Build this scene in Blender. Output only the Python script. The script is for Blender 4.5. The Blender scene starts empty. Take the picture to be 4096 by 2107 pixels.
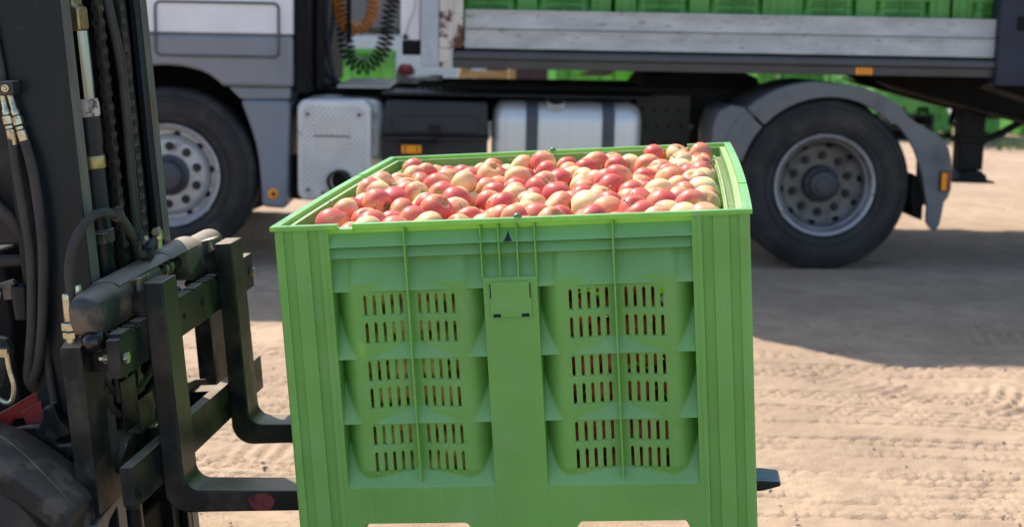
import bpy, math, random
import numpy as np
from mathutils import Matrix, Vector
rad = math.radians
# ------------------------------------------------------------------ camera, sky, sun, exposure
scn = bpy.context.scene
COL = scn.collection
CAM = Vector((0, 0, 1.3891)); PITCH = .1648; ROLL = .0189
fw = Vector((0, math.cos(PITCH), -math.sin(PITCH))); ri = Vector((1, 0, 0)); up = ri.cross(fw)
ri2 = ri*math.cos(ROLL) + up*math.sin(ROLL); up2 = up*math.cos(ROLL) - ri*math.sin(ROLL)
cd = bpy.data.cameras.new('camera'); cam = bpy.data.objects.new('camera', cd); COL.objects.link(cam)
cam.matrix_world = Matrix(((ri2.x, up2.x, -fw.x, CAM.x), (ri2.y, up2.y, -fw.y, CAM.y), (ri2.z, up2.z, -fw.z, CAM.z), (0, 0, 0, 1)))
cd.sensor_width = 36; cd.lens = 50; cd.clip_start = .05; cd.clip_end = 1500
cd.dof.use_dof = True; cd.dof.focus_distance = 3.05; cd.dof.aperture_fstop = 3.9
scn.camera = cam
scn.render.resolution_x = 1024; scn.render.resolution_y = 526
SUN = Vector((-.53, .57, 1)).normalized()
w = bpy.data.worlds.new('World'); scn.world = w; w.use_nodes = True
nt = w.node_tree; sky = nt.nodes.new('ShaderNodeTexSky'); sky.sky_type = 'NISHITA'; sky.sun_disc = False
sky.sun_elevation = math.asin(SUN.z); sky.sun_rotation = math.atan2(SUN.x, SUN.y)
sky.dust_density = 1.0; sky.ozone_density = 1.0
bg = nt.nodes['Background']; nt.links.new(sky.outputs[0], bg.inputs[0]); bg.inputs[1].default_value = .15
ld = bpy.data.lights.new('sun', 'SUN'); ld.energy = 4.4; ld.angle = rad(.55); ld.color = (1, .93, .82)
lo = bpy.data.objects.new('sun', ld); COL.objects.link(lo); lo.rotation_euler = SUN.to_track_quat('Z', 'Y').to_euler(); lo.location = (-6, 8, 14)
scn.view_settings.view_transform = 'Standard'; scn.view_settings.look = 'None'; scn.view_settings.exposure = .72; scn.view_settings.gamma = 1

# ------------------------------------------------------------------ frames
def frame(yaw, tilt, pit, o):
    ry = Matrix(((math.cos(tilt), 0, -math.sin(tilt)), (0, 1, 0), (math.sin(tilt), 0, math.cos(tilt))))
    M = Matrix.Rotation(yaw, 3, 'Z') @ ry @ Matrix.Rotation(pit, 3, 'X')
    return Matrix.Translation(o) @ M.to_4x4()
FB = frame(-.1132, .0721, .028, (-.0132, 2.7448, 1.0218))     # crate and forks: u along forks, v depth, w up, rim at w=0
FT = frame(.0328, 0, 0, (1.8261, 8.2954, 0))                  # truck: u along truck, v depth, w up
FW = Matrix.Identity(4)

# ------------------------------------------------------------------ materials
def mat(name, col, rough=.5, metal=0., var=.15, vs=6., col2=None, thr=(.5, .65), ds=9., bump=.0, bs=60., spec=.5, stretch=(1, 1, 1), trans=None, coat=0., dust_toplight=None, scr=None, bd=.004):
    m = bpy.data.materials.new(name); m.use_nodes = True; t = m.node_tree; N = t.nodes; Lk = t.links
    b = N['Principled BSDF']; b.inputs['Roughness'].default_value = rough; b.inputs['Metallic'].default_value = metal
    b.inputs['Specular IOR Level'].default_value = spec; b.inputs['Coat Weight'].default_value = coat
    tc = N.new('ShaderNodeTexCoord'); mp = N.new('ShaderNodeMapping'); mp.inputs['Scale'].default_value = stretch
    Lk.new(tc.outputs['Object'], mp.inputs[0])
    n = N.new('ShaderNodeTexNoise'); n.inputs['Scale'].default_value = vs; n.inputs['Detail'].default_value = 6; Lk.new(mp.outputs[0], n.inputs[0])
    mr = N.new('ShaderNodeMapRange'); mr.inputs[1].default_value = .3; mr.inputs[2].default_value = .7
    mr.inputs[3].default_value = 1-var; mr.inputs[4].default_value = 1+var; Lk.new(n.outputs[0], mr.inputs[0])
    mx = N.new('ShaderNodeMix'); mx.data_type = 'RGBA'; mx.blend_type = 'MULTIPLY'; mx.inputs[0].default_value = 1
    mx.inputs[6].default_value = (*col, 1); Lk.new(mr.outputs[0], mx.inputs[7]); out = mx.outputs[2]
    if col2:
        n2 = N.new('ShaderNodeTexNoise'); n2.inputs['Scale'].default_value = ds; n2.inputs['Detail'].default_value = 9; n2.inputs['Roughness'].default_value = .65
        Lk.new(mp.outputs[0], n2.inputs[0]); r2 = N.new('ShaderNodeMapRange'); r2.inputs[1].default_value = thr[0]; r2.inputs[2].default_value = thr[1]
        Lk.new(n2.outputs[0], r2.inputs[0]); m2 = N.new('ShaderNodeMix'); m2.data_type = 'RGBA'; Lk.new(r2.outputs[0], m2.inputs[0])
        Lk.new(out, m2.inputs[6]); m2.inputs[7].default_value = (*col2, 1); out = m2.outputs[2]
        rr = N.new('ShaderNodeMapRange'); rr.inputs[3].default_value = rough; rr.inputs[4].default_value = min(.9, rough+.3)
        Lk.new(r2.outputs[0], rr.inputs[0]); Lk.new(rr.outputs[0], b.inputs['Roughness'])
    if dust_toplight:    # upward faces: dusty film; green plastics also get sky and sun light painted
        ge = N.new('ShaderNodeNewGeometry'); sx = N.new('ShaderNodeSeparateXYZ'); Lk.new(ge.outputs['Normal'], sx.inputs[0])
        r3 = N.new('ShaderNodeMapRange'); r3.inputs[1].default_value = dust_toplight[2] if len(dust_toplight) > 2 else .25; r3.inputs[2].default_value = dust_toplight[3] if len(dust_toplight) > 2 else .95; r3.inputs[4].default_value = dust_toplight[1]
        Lk.new(sx.outputs[2], r3.inputs[0]); m3 = N.new('ShaderNodeMix'); m3.data_type = 'RGBA'
        mm = N.new('ShaderNodeMath'); mm.operation = 'MULTIPLY'; Lk.new(r3.outputs[0], mm.inputs[0]); Lk.new(mr.outputs[0], mm.inputs[1])
        Lk.new(mm.outputs[0], m3.inputs[0]); Lk.new(out, m3.inputs[6]); m3.inputs[7].default_value = (*dust_toplight[0], 1); out = m3.outputs[2]
    Lk.new(out, b.inputs['Base Color'])
    if scr:     # pale scratches in two directions
        for st_ in ((3, 3, 150), (170, 60, 4)):
            m_ = N.new('ShaderNodeMapping'); m_.inputs['Scale'].default_value = st_; m_.inputs['Rotation'].default_value = (0, .15, 0); Lk.new(tc.outputs['Object'], m_.inputs[0])
            ns = N.new('ShaderNodeTexNoise'); ns.inputs['Scale'].default_value = 1.6; ns.inputs['Detail'].default_value = 3; Lk.new(m_.outputs[0], ns.inputs[0])
            rs_ = N.new('ShaderNodeMapRange'); rs_.inputs[1].default_value = .66; rs_.inputs[2].default_value = .74; rs_.inputs[4].default_value = scr[1]; Lk.new(ns.outputs[0], rs_.inputs[0])
            xs_ = N.new('ShaderNodeMix'); xs_.data_type = 'RGBA'; Lk.new(rs_.outputs[0], xs_.inputs[0]); Lk.new(out, xs_.inputs[6]); xs_.inputs[7].default_value = (*scr[0], 1); out = xs_.outputs[2]
        Lk.new(out, b.inputs['Base Color'])
    if bump:
        nb = N.new('ShaderNodeTexNoise'); nb.inputs['Scale'].default_value = bs; nb.inputs['Detail'].default_value = 5; Lk.new(mp.outputs[0], nb.inputs[0])
        bb = N.new('ShaderNodeBump'); bb.inputs['Strength'].default_value = bump; bb.inputs['Distance'].default_value = bd
        Lk.new(nb.outputs[0], bb.inputs['Height']); Lk.new(bb.outputs[0], b.inputs['Normal'])
    if trans:
        tr = N.new('ShaderNodeBsdfTranslucent'); tr.inputs[0].default_value = (*trans[0], 1); ms = N.new('ShaderNodeMixShader')
        ms.inputs[0].default_value = trans[1]; Lk.new(b.outputs[0], ms.inputs[1]); Lk.new(tr.outputs[0], ms.inputs[2])
        Lk.new(ms.outputs[0], N['Material Output'].inputs[0])
    return m
DUST = (.34, .27, .2)
M = {}
M['plastic'] = mat('green_plastic', (.185, .45, .11), .42, var=.10, vs=5, col2=(.25, .47, .18), thr=(.50, .78), ds=14, bump=.06, bs=90, trans=((.60, .98, .10), .31), dust_toplight=((.36, .62, .44), .55, .18, .7), scr=((.42, .62, .36), .28))  # pale bluish tint on upward faces: chalky film plus painted sky light
M['plastic_thin'] = mat('thin_green_plastic', (.24, .47, .15), .45, var=.10, vs=9, trans=((.60, .92, .12), .36), dust_toplight=((.62, .62, .42), .8, .3, .8))  # cream tint on upward faces paints sun in the rim gutter
M['plastic2'] = mat('far_green_plastic', (.13, .40, .085), .45, var=.1, vs=5, trans=((.45, .95, .1), .25))
M['steel'] = mat('dark_painted_steel', (.009, .013, .015), spec=.22, rough=.38, var=.3, vs=14, col2=(.055, .050, .040), thr=(.47, .66), ds=11, bump=.12, bs=45, dust_toplight=(DUST, .85, .6, .98), scr=((.11, .105, .10), .25))
M['mastpaint'] = mat('dark_mast_paint', (.010, .016, .020), spec=.22, rough=.33, var=.2, vs=7, col2=(.035, .034, .034), thr=(.55, .75), ds=8, bump=.05, bs=50, stretch=(1, 1, .4), scr=((.11, .105, .10), .25))
M['edge'] = mat('worn_steel_edge', (.10, .105, .095), .45, .2, var=.3, vs=20, col2=(.20, .085, .045), thr=(.60, .72), ds=18, bump=.1, bs=70, stretch=(1, 1, .3))
M['forkpaint'] = mat('scuffed_bounce_lit_fork_paint', (.012, .017, .019), spec=.22, rough=.34, metal=.2, var=.3, vs=12, col2=(.085, .078, .062), thr=(.47, .70), ds=7, bump=.1, bs=60, stretch=(.6, 1, .6), dust_toplight=(DUST, .8, .6, .98), scr=((.11, .105, .10), .25))  # scuff patches raised to also paint light bounced off crate and ground
M['tubepaint'] = mat('dusty_cylinder_paint', (.022, .027, .030), .45, var=.25, vs=10, col2=(.14, .105, .075), thr=(.47, .60), ds=9, bump=.15, bs=70, dust_toplight=(DUST, .8, .35, .95))
M['chrome'] = mat('polished_chrome', (.20, .22, .22), .06, 1, var=.02)
M['zinc'] = mat('yellow_zinc_fitting', (.52, .50, .36), .3, .9, var=.2, vs=60, col2=(.2, .17, .1), thr=(.55, .7), ds=80)
M['white_ring'] = mat('grimy_white_ring', (.45, .44, .40), .5, var=.1, col2=(.07, .055, .04), thr=(.5, .6), ds=40)
M['brass'] = mat('dull_brass_band', (.32, .27, .13), .38, .8, var=.3, vs=40)
M['chain'] = mat('oily_chain_steel', (.12, .115, .11), .3, .8, var=.3, vs=60)
M['rubber'] = mat('black_rubber_hose', (.042, .042, .041), spec=.22, rough=.55, var=.2, vs=12, col2=(.08, .07, .058), thr=(.5, .75), ds=14, bump=.1, bs=150)
M['grease'] = mat('black_grease', (.006, .006, .006), .12, var=.1, bump=.8, bs=40)
M['redpaint'] = mat('dirty_red_paint', (.23, .016, .014), .45, var=.2, col2=(.06, .02, .018), thr=(.5, .7), ds=20, dust_toplight=(DUST, .5))
M['redspray'] = mat('red_spray_mark', (.15, .012, .018), .5, var=.3, vs=50, col2=(.03, .018, .018), thr=(.44, .60), ds=45)
M['blade'] = mat('bare_blade_steel', (.27, .30, .34), .45, .15, var=.25, vs=30, stretch=(.15, 1, 1), col2=(.06, .06, .065), thr=(.5, .75), ds=30)
M['fender'] = mat('scuffed_black_fender', (.014, .016, .018), spec=.22, rough=.45, var=.2, col2=(.075, .065, .055), thr=(.49, .57), ds=13, bump=.1, bs=50, dust_toplight=(DUST, .25), scr=((.11, .105, .10), .25))
M['dark'] = mat('near_black_steel', (.006, .006, .007), spec=.22, rough=.7, var=.3)  # near-black for black parts; also paints the dark of holes and gaps
M['panel'] = mat('dark_cowl_paint', (.026, .025, .025), spec=.22, rough=.55, var=.15, col2=(.09, .085, .08), thr=(.55, .8), ds=5)
# truck
M['cabwhite'] = mat('white_cab_paint', (.74, .74, .78), .25, var=.04, coat=.4)
M['cabgrey'] = mat('grey_cab_paint', (.20, .212, .245), .33, var=.05, coat=.2)
M['stepgrey'] = mat('grey_step_plastic', (.19, .21, .25), .40, var=.06)
M['seam'] = mat('dark_panel_seam', (.085, .09, .10), .6)
M['tyre'] = mat('dusty_tyre_rubber', (.030, .030, .032), spec=.22, rough=.62, var=.3, vs=5, col2=(.075, .066, .056), thr=(.48, .72), ds=6, bump=.15, bs=60)
M['rim'] = mat('grey_wheel_steel', (.44, .44, .45), .45, .35, var=.15, vs=9, col2=(.14, .11, .09), thr=(.55, .75), ds=14)
M['rimdark'] = mat('dark_grey_wheel_steel', (.15, .145, .14), .5, .3, var=.2, vs=9, col2=(.05, .042, .036), thr=(.48, .7), ds=10)  # darker steel with brown patches for the recessed rear rim
M['nut'] = mat('rusty_wheel_nut', (.035, .03, .027), .5, .5, var=.3, vs=50)
M['hub'] = mat('dark_hub_paint', (.045, .05, .06), .45, .2, var=.2)
M['mud'] = mat('grey_mudguard_plastic', (.13, .137, .147), .42, var=.12, vs=3, col2=(.10, .10, .102), thr=(.5, .7), ds=4)
M['alu'] = mat('brushed_aluminium_tank', (.66, .66, .65), .42, .45, var=.03, vs=9, stretch=(5, 1, .3), col2=(.52, .51, .49), thr=(.6, .9), ds=3)
M['white_metal'] = mat('pale_heat_shield_metal', (.66, .66, .65), .42, .15, var=.08, col2=(.30, .27, .25), thr=(.58, .75), ds=9)
M['strap'] = mat('dark_grey_strap', (.06, .065, .075), .5)
M['chassis'] = mat('black_chassis', (.014, .014, .015), spec=.22, rough=.6, var=.3, col2=(.035, .03, .026), thr=(.5, .8))
M['boxgrey'] = mat('dark_battery_box_plastic', (.035, .037, .042), spec=.22, rough=.42, var=.15)
M['rail'] = mat('dark_trailer_rail_paint', (.055, .06, .068), .38, var=.15, col2=(.11, .11, .11), thr=(.6, .8), ds=5)
M['navy'] = mat('dark_navy_pillar_paint', (.028, .034, .055), spec=.22, rough=.4, var=.2, col2=(.08, .06, .055), thr=(.62, .75), ds=5)
M['board'] = mat('weathered_grey_dropside_board', (.48, .48, .46), .6, .0, var=.22, vs=7, stretch=(.7, 1, 2.2), col2=(.20, .19, .17), thr=(.55, .72), ds=14, bump=.2, bs=20)
M['rustwhite'] = mat('peeling_white_paint_over_rust', (.62, .58, .52), .55, var=.1, col2=(.11, .05, .03), thr=(.51, .56), ds=7, bump=.3, bs=30)
M['headboard'] = mat('pale_blue_grey_headboard', (.42, .46, .50), .5, var=.08, col2=(.3, .3, .3), thr=(.6, .8), ds=5)
M['rust'] = mat('rusty_beam', (.06, .035, .026), .8, var=.3, col2=(.02, .018, .017), thr=(.45, .6), ds=6)
M['orangehose'] = mat('orange_air_hose', (.55, .19, .02), .45)
M['blackhose'] = mat('black_coil_hose', (.012, .013, .016), .4)
M['gold'] = mat('light_grey_tread_plate', (.42, .40, .37), .5, .3, var=.15)  # plain light grey metal
M['pinkred'] = mat('faded_red_coupling', (.5, .10, .12), .5)
M['wood'] = mat('raw_crate_wood', (.40, .26, .15), .7, var=.2, stretch=(1, 1, 6))
M['vanwhite'] = mat('pale_van_paint', (.55, .60, .64), .4, var=.04)
M['vangrey'] = mat('grey_van_panel', (.13, .13, .14), .5, var=.06)
M['brown'] = mat('dark_brown_sill', (.06, .045, .04), .7)
M['brick'] = mat('red_brown_wall', (.10, .055, .05), .8, var=.2)
M['stake'] = mat('beige_stake_wood', (.45, .36, .25), .7)
M['film'] = mat('white_plastic_film', (.7, .72, .74), .35)
M['leaf'] = mat('bush_leaves', (.09, .16, .04), .6, var=.5, vs=3)
M['grass'] = mat('grass_blades', (.10, .17, .045), .6, var=.4, vs=2)
M['label'] = mat('worn_aluminium_plate', (.55, .55, .55), .4, .4, var=.06)
def amber():
    m = mat('amber_reflector', (1.0, .33, .0), .3); return m
M['amber'] = amber()
M['redlens'] = mat('red_lamp_lens', (.22, .01, .02), .25, coat=.5)
def perf():
    m = mat('perforated_heat_shield', (.66, .66, .65), .45, .15, var=.1); t = m.node_tree; N = t.nodes; b = N['Principled BSDF']
    src = b.inputs['Base Color'].links[0].from_socket
    tc = N.new('ShaderNodeTexCoord'); mp = N.new('ShaderNodeMapping'); mp.inputs['Scale'].default_value = (44, 44, 44); mp.vector_type = 'TEXTURE'; mp.inputs['Scale'].default_value = (1/44, 1, 1/50); mp.inputs['Rotation'].default_value = (0, math.pi/4, 0)
    t.links.new(tc.outputs['Object'], mp.inputs[0]); v = N.new('ShaderNodeTexVoronoi'); v.inputs['Scale'].default_value = 1; v.inputs['Randomness'].default_value = .0
    t.links.new(mp.outputs[0], v.inputs['Vector']); r = N.new('ShaderNodeMapRange'); r.inputs[1].default_value = .26; r.inputs[2].default_value = .36
    t.links.new(v.outputs['Distance'], r.inputs[0]); mx = N.new('ShaderNodeMix'); mx.data_type = 'RGBA'
    t.links.new(r.outputs[0], mx.inputs[0]); mx.inputs[6].default_value = (.16, .16, .17, 1); t.links.new(src, mx.inputs[7]); t.links.new(mx.outputs[2], b.inputs['Base Color'])
    return m
M['perf'] = perf()
def apple_mat(name, base, blush, lo_, hi_):
    m = bpy.data.materials.new(name); m.use_nodes = True; t = m.node_tree; N = t.nodes; L = t.links; b = N['Principled BSDF']
    b.inputs['Roughness'].default_value = .42; b.inputs['Specular IOR Level'].default_value = .32
    b.inputs['Subsurface Weight'].default_value = .25; b.inputs['Subsurface Scale'].default_value = .012; b.inputs['Subsurface Radius'].default_value = (1, .5, .3)
    tc = N.new('ShaderNodeTexCoord'); oi = N.new('ShaderNodeObjectInfo')
    off = N.new('ShaderNodeVectorMath'); off.operation = 'MULTIPLY_ADD'; off.inputs[1].default_value = (1, 1, 1); L.new(tc.outputs['Object'], off.inputs[0])
    cmb = N.new('ShaderNodeCombineXYZ'); ml = N.new('ShaderNodeMath'); ml.operation = 'MULTIPLY'; ml.inputs[1].default_value = 17; L.new(oi.outputs['Random'], ml.inputs[0])
    L.new(ml.outputs[0], cmb.inputs[0]); L.new(ml.outputs[0], cmb.inputs[1]); L.new(cmb.outputs[0], off.inputs[2])
    n = N.new('ShaderNodeTexNoise'); n.inputs['Scale'].default_value = 22; n.inputs['Detail'].default_value = 3; L.new(off.outputs[0], n.inputs[0])
    # one blushed cheek: gradient across the object plus patches and streaks that run from stem to calyx
    sep = N.new('ShaderNodeSeparateXYZ'); L.new(tc.outputs['Object'], sep.inputs[0])
    at = N.new('ShaderNodeMath'); at.operation = 'ARCTAN2'; L.new(sep.outputs[1], at.inputs[0]); L.new(sep.outputs[0], at.inputs[1])
    c2 = N.new('ShaderNodeCombineXYZ'); m1 = N.new('ShaderNodeMath'); m1.operation = 'MULTIPLY'; m1.inputs[1].default_value = 6; L.new(at.outputs[0], m1.inputs[0])
    m2 = N.new('ShaderNodeMath'); m2.operation = 'MULTIPLY'; m2.inputs[1].default_value = 12; L.new(sep.outputs[2], m2.inputs[0])
    L.new(m1.outputs[0], c2.inputs[0]); L.new(m2.outputs[0], c2.inputs[1]); L.new(ml.outputs[0], c2.inputs[2])
    st = N.new('ShaderNodeTexNoise'); st.inputs['Scale'].default_value = 1.6; st.inputs['Detail'].default_value = 5; L.new(c2.outputs[0], st.inputs[0])
    g = N.new('ShaderNodeMath'); g.operation = 'MULTIPLY_ADD'; g.inputs[1].default_value = 14.; g.inputs[2].default_value = 0; L.new(sep.outputs[0], g.inputs[0])
    a1 = N.new('ShaderNodeMath'); a1.operation = 'ADD'; L.new(g.outputs[0], a1.inputs[0]); L.new(n.outputs[0], a1.inputs[1])
    a2 = N.new('ShaderNodeMath'); a2.operation = 'MULTIPLY_ADD'; a2.inputs[1].default_value = .55; L.new(st.outputs[0], a2.inputs[0]); L.new(a1.outputs[0], a2.inputs[2])
    r = N.new('ShaderNodeMapRange'); r.inputs[1].default_value = lo_; r.inputs[2].default_value = hi_; L.new(a2.outputs[0], r.inputs[0]); r.interpolation_type = 'SMOOTHSTEP'
    mx = N.new('ShaderNodeMix'); mx.data_type = 'RGBA'; L.new(r.outputs[0], mx.inputs[0]); mx.inputs[6].default_value = (*base, 1); mx.inputs[7].default_value = (*blush, 1)
    # lenticels
    vo = N.new('ShaderNodeTexVoronoi'); vo.inputs['Scale'].default_value = 330; L.new(off.outputs[0], vo.inputs['Vector'])
    r2 = N.new('ShaderNodeMapRange'); r2.inputs[1].default_value = .10; r2.inputs[2].default_value = .22; r2.inputs[3].default_value = .45; r2.inputs[4].default_value = 0; L.new(vo.outputs['Distance'], r2.inputs[0])
    m3 = N.new('ShaderNodeMix'); m3.data_type = 'RGBA'; L.new(r2.outputs[0], m3.inputs[0]); L.new(mx.outputs[2], m3.inputs[6]); m3.inputs[7].default_value = (.75, .55, .35, 1)
    # greenish brown stem and calyx basins
    le = N.new('ShaderNodeVectorMath'); le.operation = 'LENGTH'; c3 = N.new('ShaderNodeCombineXYZ'); L.new(sep.outputs[0], c3.inputs[0]); L.new(sep.outputs[1], c3.inputs[1]); L.new(c3.outputs[0], le.inputs[0])
    r3 = N.new('ShaderNodeMapRange'); r3.inputs[1].default_value = .002; r3.inputs[2].default_value = .012; r3.inputs[3].default_value = .9; r3.inputs[4].default_value = 0; L.new(le.outputs['Value'], r3.inputs[0])
    m4 = N.new('ShaderNodeMix'); m4.data_type = 'RGBA'; L.new(r3.outputs[0], m4.inputs[0]); L.new(m3.outputs[2], m4.inputs[6]); m4.inputs[7].default_value = (.42, .40, .10, 1)
    L.new(m4.outputs[2], b.inputs['Base Color'])
    return m
APPLE = [apple_mat('apple_skin_mostly_red', (.80, .50, .22), (.62, .11, .09), .02, 1.0),
         apple_mat('apple_skin_pink_blush', (.82, .60, .28), (.66, .14, .105), .22, 1.15),
         apple_mat('apple_skin_pale_yellow', (.82, .68, .34), (.68, .20, .12), .58, 1.4)]
M['stem'] = mat('apple_stem', (.30, .26, .08), .6, var=.3, vs=80)

# ------------------------------------------------------------------ mesh helpers
class G:
    def __init__(s): s.v = []; s.f = []; s.m = []
    def add(s, vs, fs, m=0):
        o = len(s.v); s.v += [tuple(p) for p in vs]; s.f += [tuple(i+o for i in f) for f in fs]; s.m += [m]*len(fs); return s
    def box(s, a, b, m=0):
        (x0, y0, z0), (x1, y1, z1) = a, b
        return s.add([(x0,y0,z0),(x1,y0,z0),(x1,y1,z0),(x0,y1,z0),(x0,y0,z1),(x1,y0,z1),(x1,y1,z1),(x0,y1,z1)],
                     [(0,3,2,1),(4,5,6,7),(0,1,5,4),(1,2,6,5),(2,3,7,6),(3,0,4,7)], m)
    def prism(s, poly, ax, lo, hi, m=0):
        ar = sum(poly[i][0]*poly[(i+1) % len(poly)][1]-poly[(i+1) % len(poly)][0]*poly[i][1] for i in range(len(poly)))
        if (ar < 0) != (ax == 1): poly = poly[::-1]
        P = lambda p, h: {0: (h, p[0], p[1]), 1: (p[0], h, p[1]), 2: (p[0], p[1], h)}[ax]
        n = len(poly)
        return s.add([P(p, lo) for p in poly]+[P(p, hi) for p in poly],
                     [tuple(range(n))[::-1], tuple(range(n, 2*n))]+[(i, (i+1) % n, n+(i+1) % n, n+i) for i in range(n)], m)
    def lathe(s, prof, c, axis, seg=32, m=0, cap=True):
        ax = Vector(axis).normalized(); t = Vector((0, 0, 1)) if abs(ax.z) < .9 else Vector((1, 0, 0)); a = ax.cross(t).normalized(); b = ax.cross(a); c = Vector(c)
        vs = []; fs = []
        for r, h in prof:
            for k in range(seg):
                th = 2*math.pi*k/seg; vs.append(c+ax*h+a*(r*math.cos(th))+b*(r*math.sin(th)))
        n = len(prof)
        for i in range(n-1):
            for k in range(seg): fs.append((i*seg+k, i*seg+(k+1) % seg, (i+1)*seg+(k+1) % seg, (i+1)*seg+k))
        if cap: fs.append(tuple(range(seg))[::-1]); fs.append(tuple((n-1)*seg+k for k in range(seg)))
        return s.add(vs, fs, m)
    def tube(s, path, r, seg=10, m=0, samples=0):
        P = [Vector(p) for p in path]
        if samples: P = spline(P, samples)
        R = r if callable(r) else (lambda t: r)
        tv = (P[1]-P[0]).normalized(); a = tv.orthogonal().normalized(); vs = []; n = len(P)
        for i, p in enumerate(P):
            d = (P[min(i+1, n-1)]-P[max(i-1, 0)])
            d = d.normalized() if d.length > 1e-9 else tv
            a = (a-d*a.dot(d)).normalized(); b = d.cross(a); rr = R(i/(n-1))
            for k in range(seg):
                th = 2*math.pi*k/seg; vs.append(p+a*(rr*math.cos(th))+b*(rr*math.sin(th)))
        fs = [(i*seg+k, i*seg+(k+1) % seg, (i+1)*seg+(k+1) % seg, (i+1)*seg+k) for i in range(n-1) for k in range(seg)]
        fs += [tuple(range(seg))[::-1], tuple((n-1)*seg+k for k in range(seg))]
        return s.add(vs, fs, m)
    def hexnut(s, c, axis, r, h, m=0): return s.lathe([(r, 0), (r, h)], c, axis, 6, m)
def spline(P, n):
    out = []
    Q = [P[0]*2-P[1]]+list(P)+[P[-1]*2-P[-2]]
    for i in range(1, len(Q)-2):
        for k in range(n):
            t = k/n; p0, p1, p2, p3 = Q[i-1:i+3]
            out.append(.5*((2*p1)+(p2-p0)*t+(2*p0-5*p1+4*p2-p3)*t*t+(3*p1-p0-3*p2+p3)*t**3))
    out.append(P[-1]); return out
def arc(cx, cy, r, a0, a1, n): return [(cx+r*math.cos(rad(a0+(a1-a0)*i/n)), cy+r*math.sin(rad(a0+(a1-a0)*i/n))) for i in range(n+1)]
def rrect(x0, y0, x1, y1, r, n=5):
    return arc(x0+r, y0+r, r, 180, 270, n)+arc(x1-r, y0+r, r, 270, 360, n)+arc(x1-r, y1-r, r, 0, 90, n)+arc(x0+r, y1-r, r, 90, 180, n)
def tag(o, label=None, cat=None, group=None, kind=None):
    if label: o['label'] = label
    if cat: o['category'] = cat
    if group: o['group'] = group
    if kind: o['kind'] = kind
    return o
def root(name, label, cat, F, at, group=None):
    o = bpy.data.objects.new(name, None); COL.objects.link(o); o.empty_display_size = .1
    o.matrix_world = F @ Matrix.Translation(at); o['_f'] = 1; del o['_f']
    return tag(o, label, cat, group)
def mkmesh(name, vs, fs, mats, mi=None, smooth=True, angle=35):
    me = bpy.data.meshes.new(name); me.from_pydata(vs, [], fs); me.update()
    for m in (mats if isinstance(mats, (list, tuple)) else [mats]): me.materials.append(m if not isinstance(m, str) else M[m])
    if mi is not None and any(mi): me.polygons.foreach_set('material_index', mi)
    if smooth:
        me.polygons.foreach_set('use_smooth', [True]*len(me.polygons)); me.set_sharp_from_angle(angle=rad(angle))
    return me
WORLD = {}
def wm(o):
    M_ = o.matrix_basis.copy()
    while o.parent: o = o.parent; M_ = o.matrix_basis @ M_
    return M_
def part(name, g, mats, parent, F=FB, bevel=0, smooth=True, angle=35, label=None, seg=2):
    X = (wm(parent).inverted() if parent else Matrix.Identity(4)) @ F
    A = np.array(g.v); Xn = np.array(X); A = A @ Xn[:3, :3].T+Xn[:3, 3]
    me = mkmesh(name, A.tolist(), g.f, mats, g.m, smooth, angle)
    o = bpy.data.objects.new(name, me); COL.objects.link(o)
    if parent: o.parent = parent
    if bevel:
        b = o.modifiers.new('bevel', 'BEVEL'); b.width = bevel; b.segments = seg; b.limit_method = 'ANGLE'; b.angle_limit = rad(40)
    if label: o['label'] = label
    return o
def copy_tree(o, parent=None):
    c = o.copy(); COL.objects.link(c); c.parent = parent
    for ch in [x for x in bpy.data.objects if x.parent == o]: copy_tree(ch, c)
    return c
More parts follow.
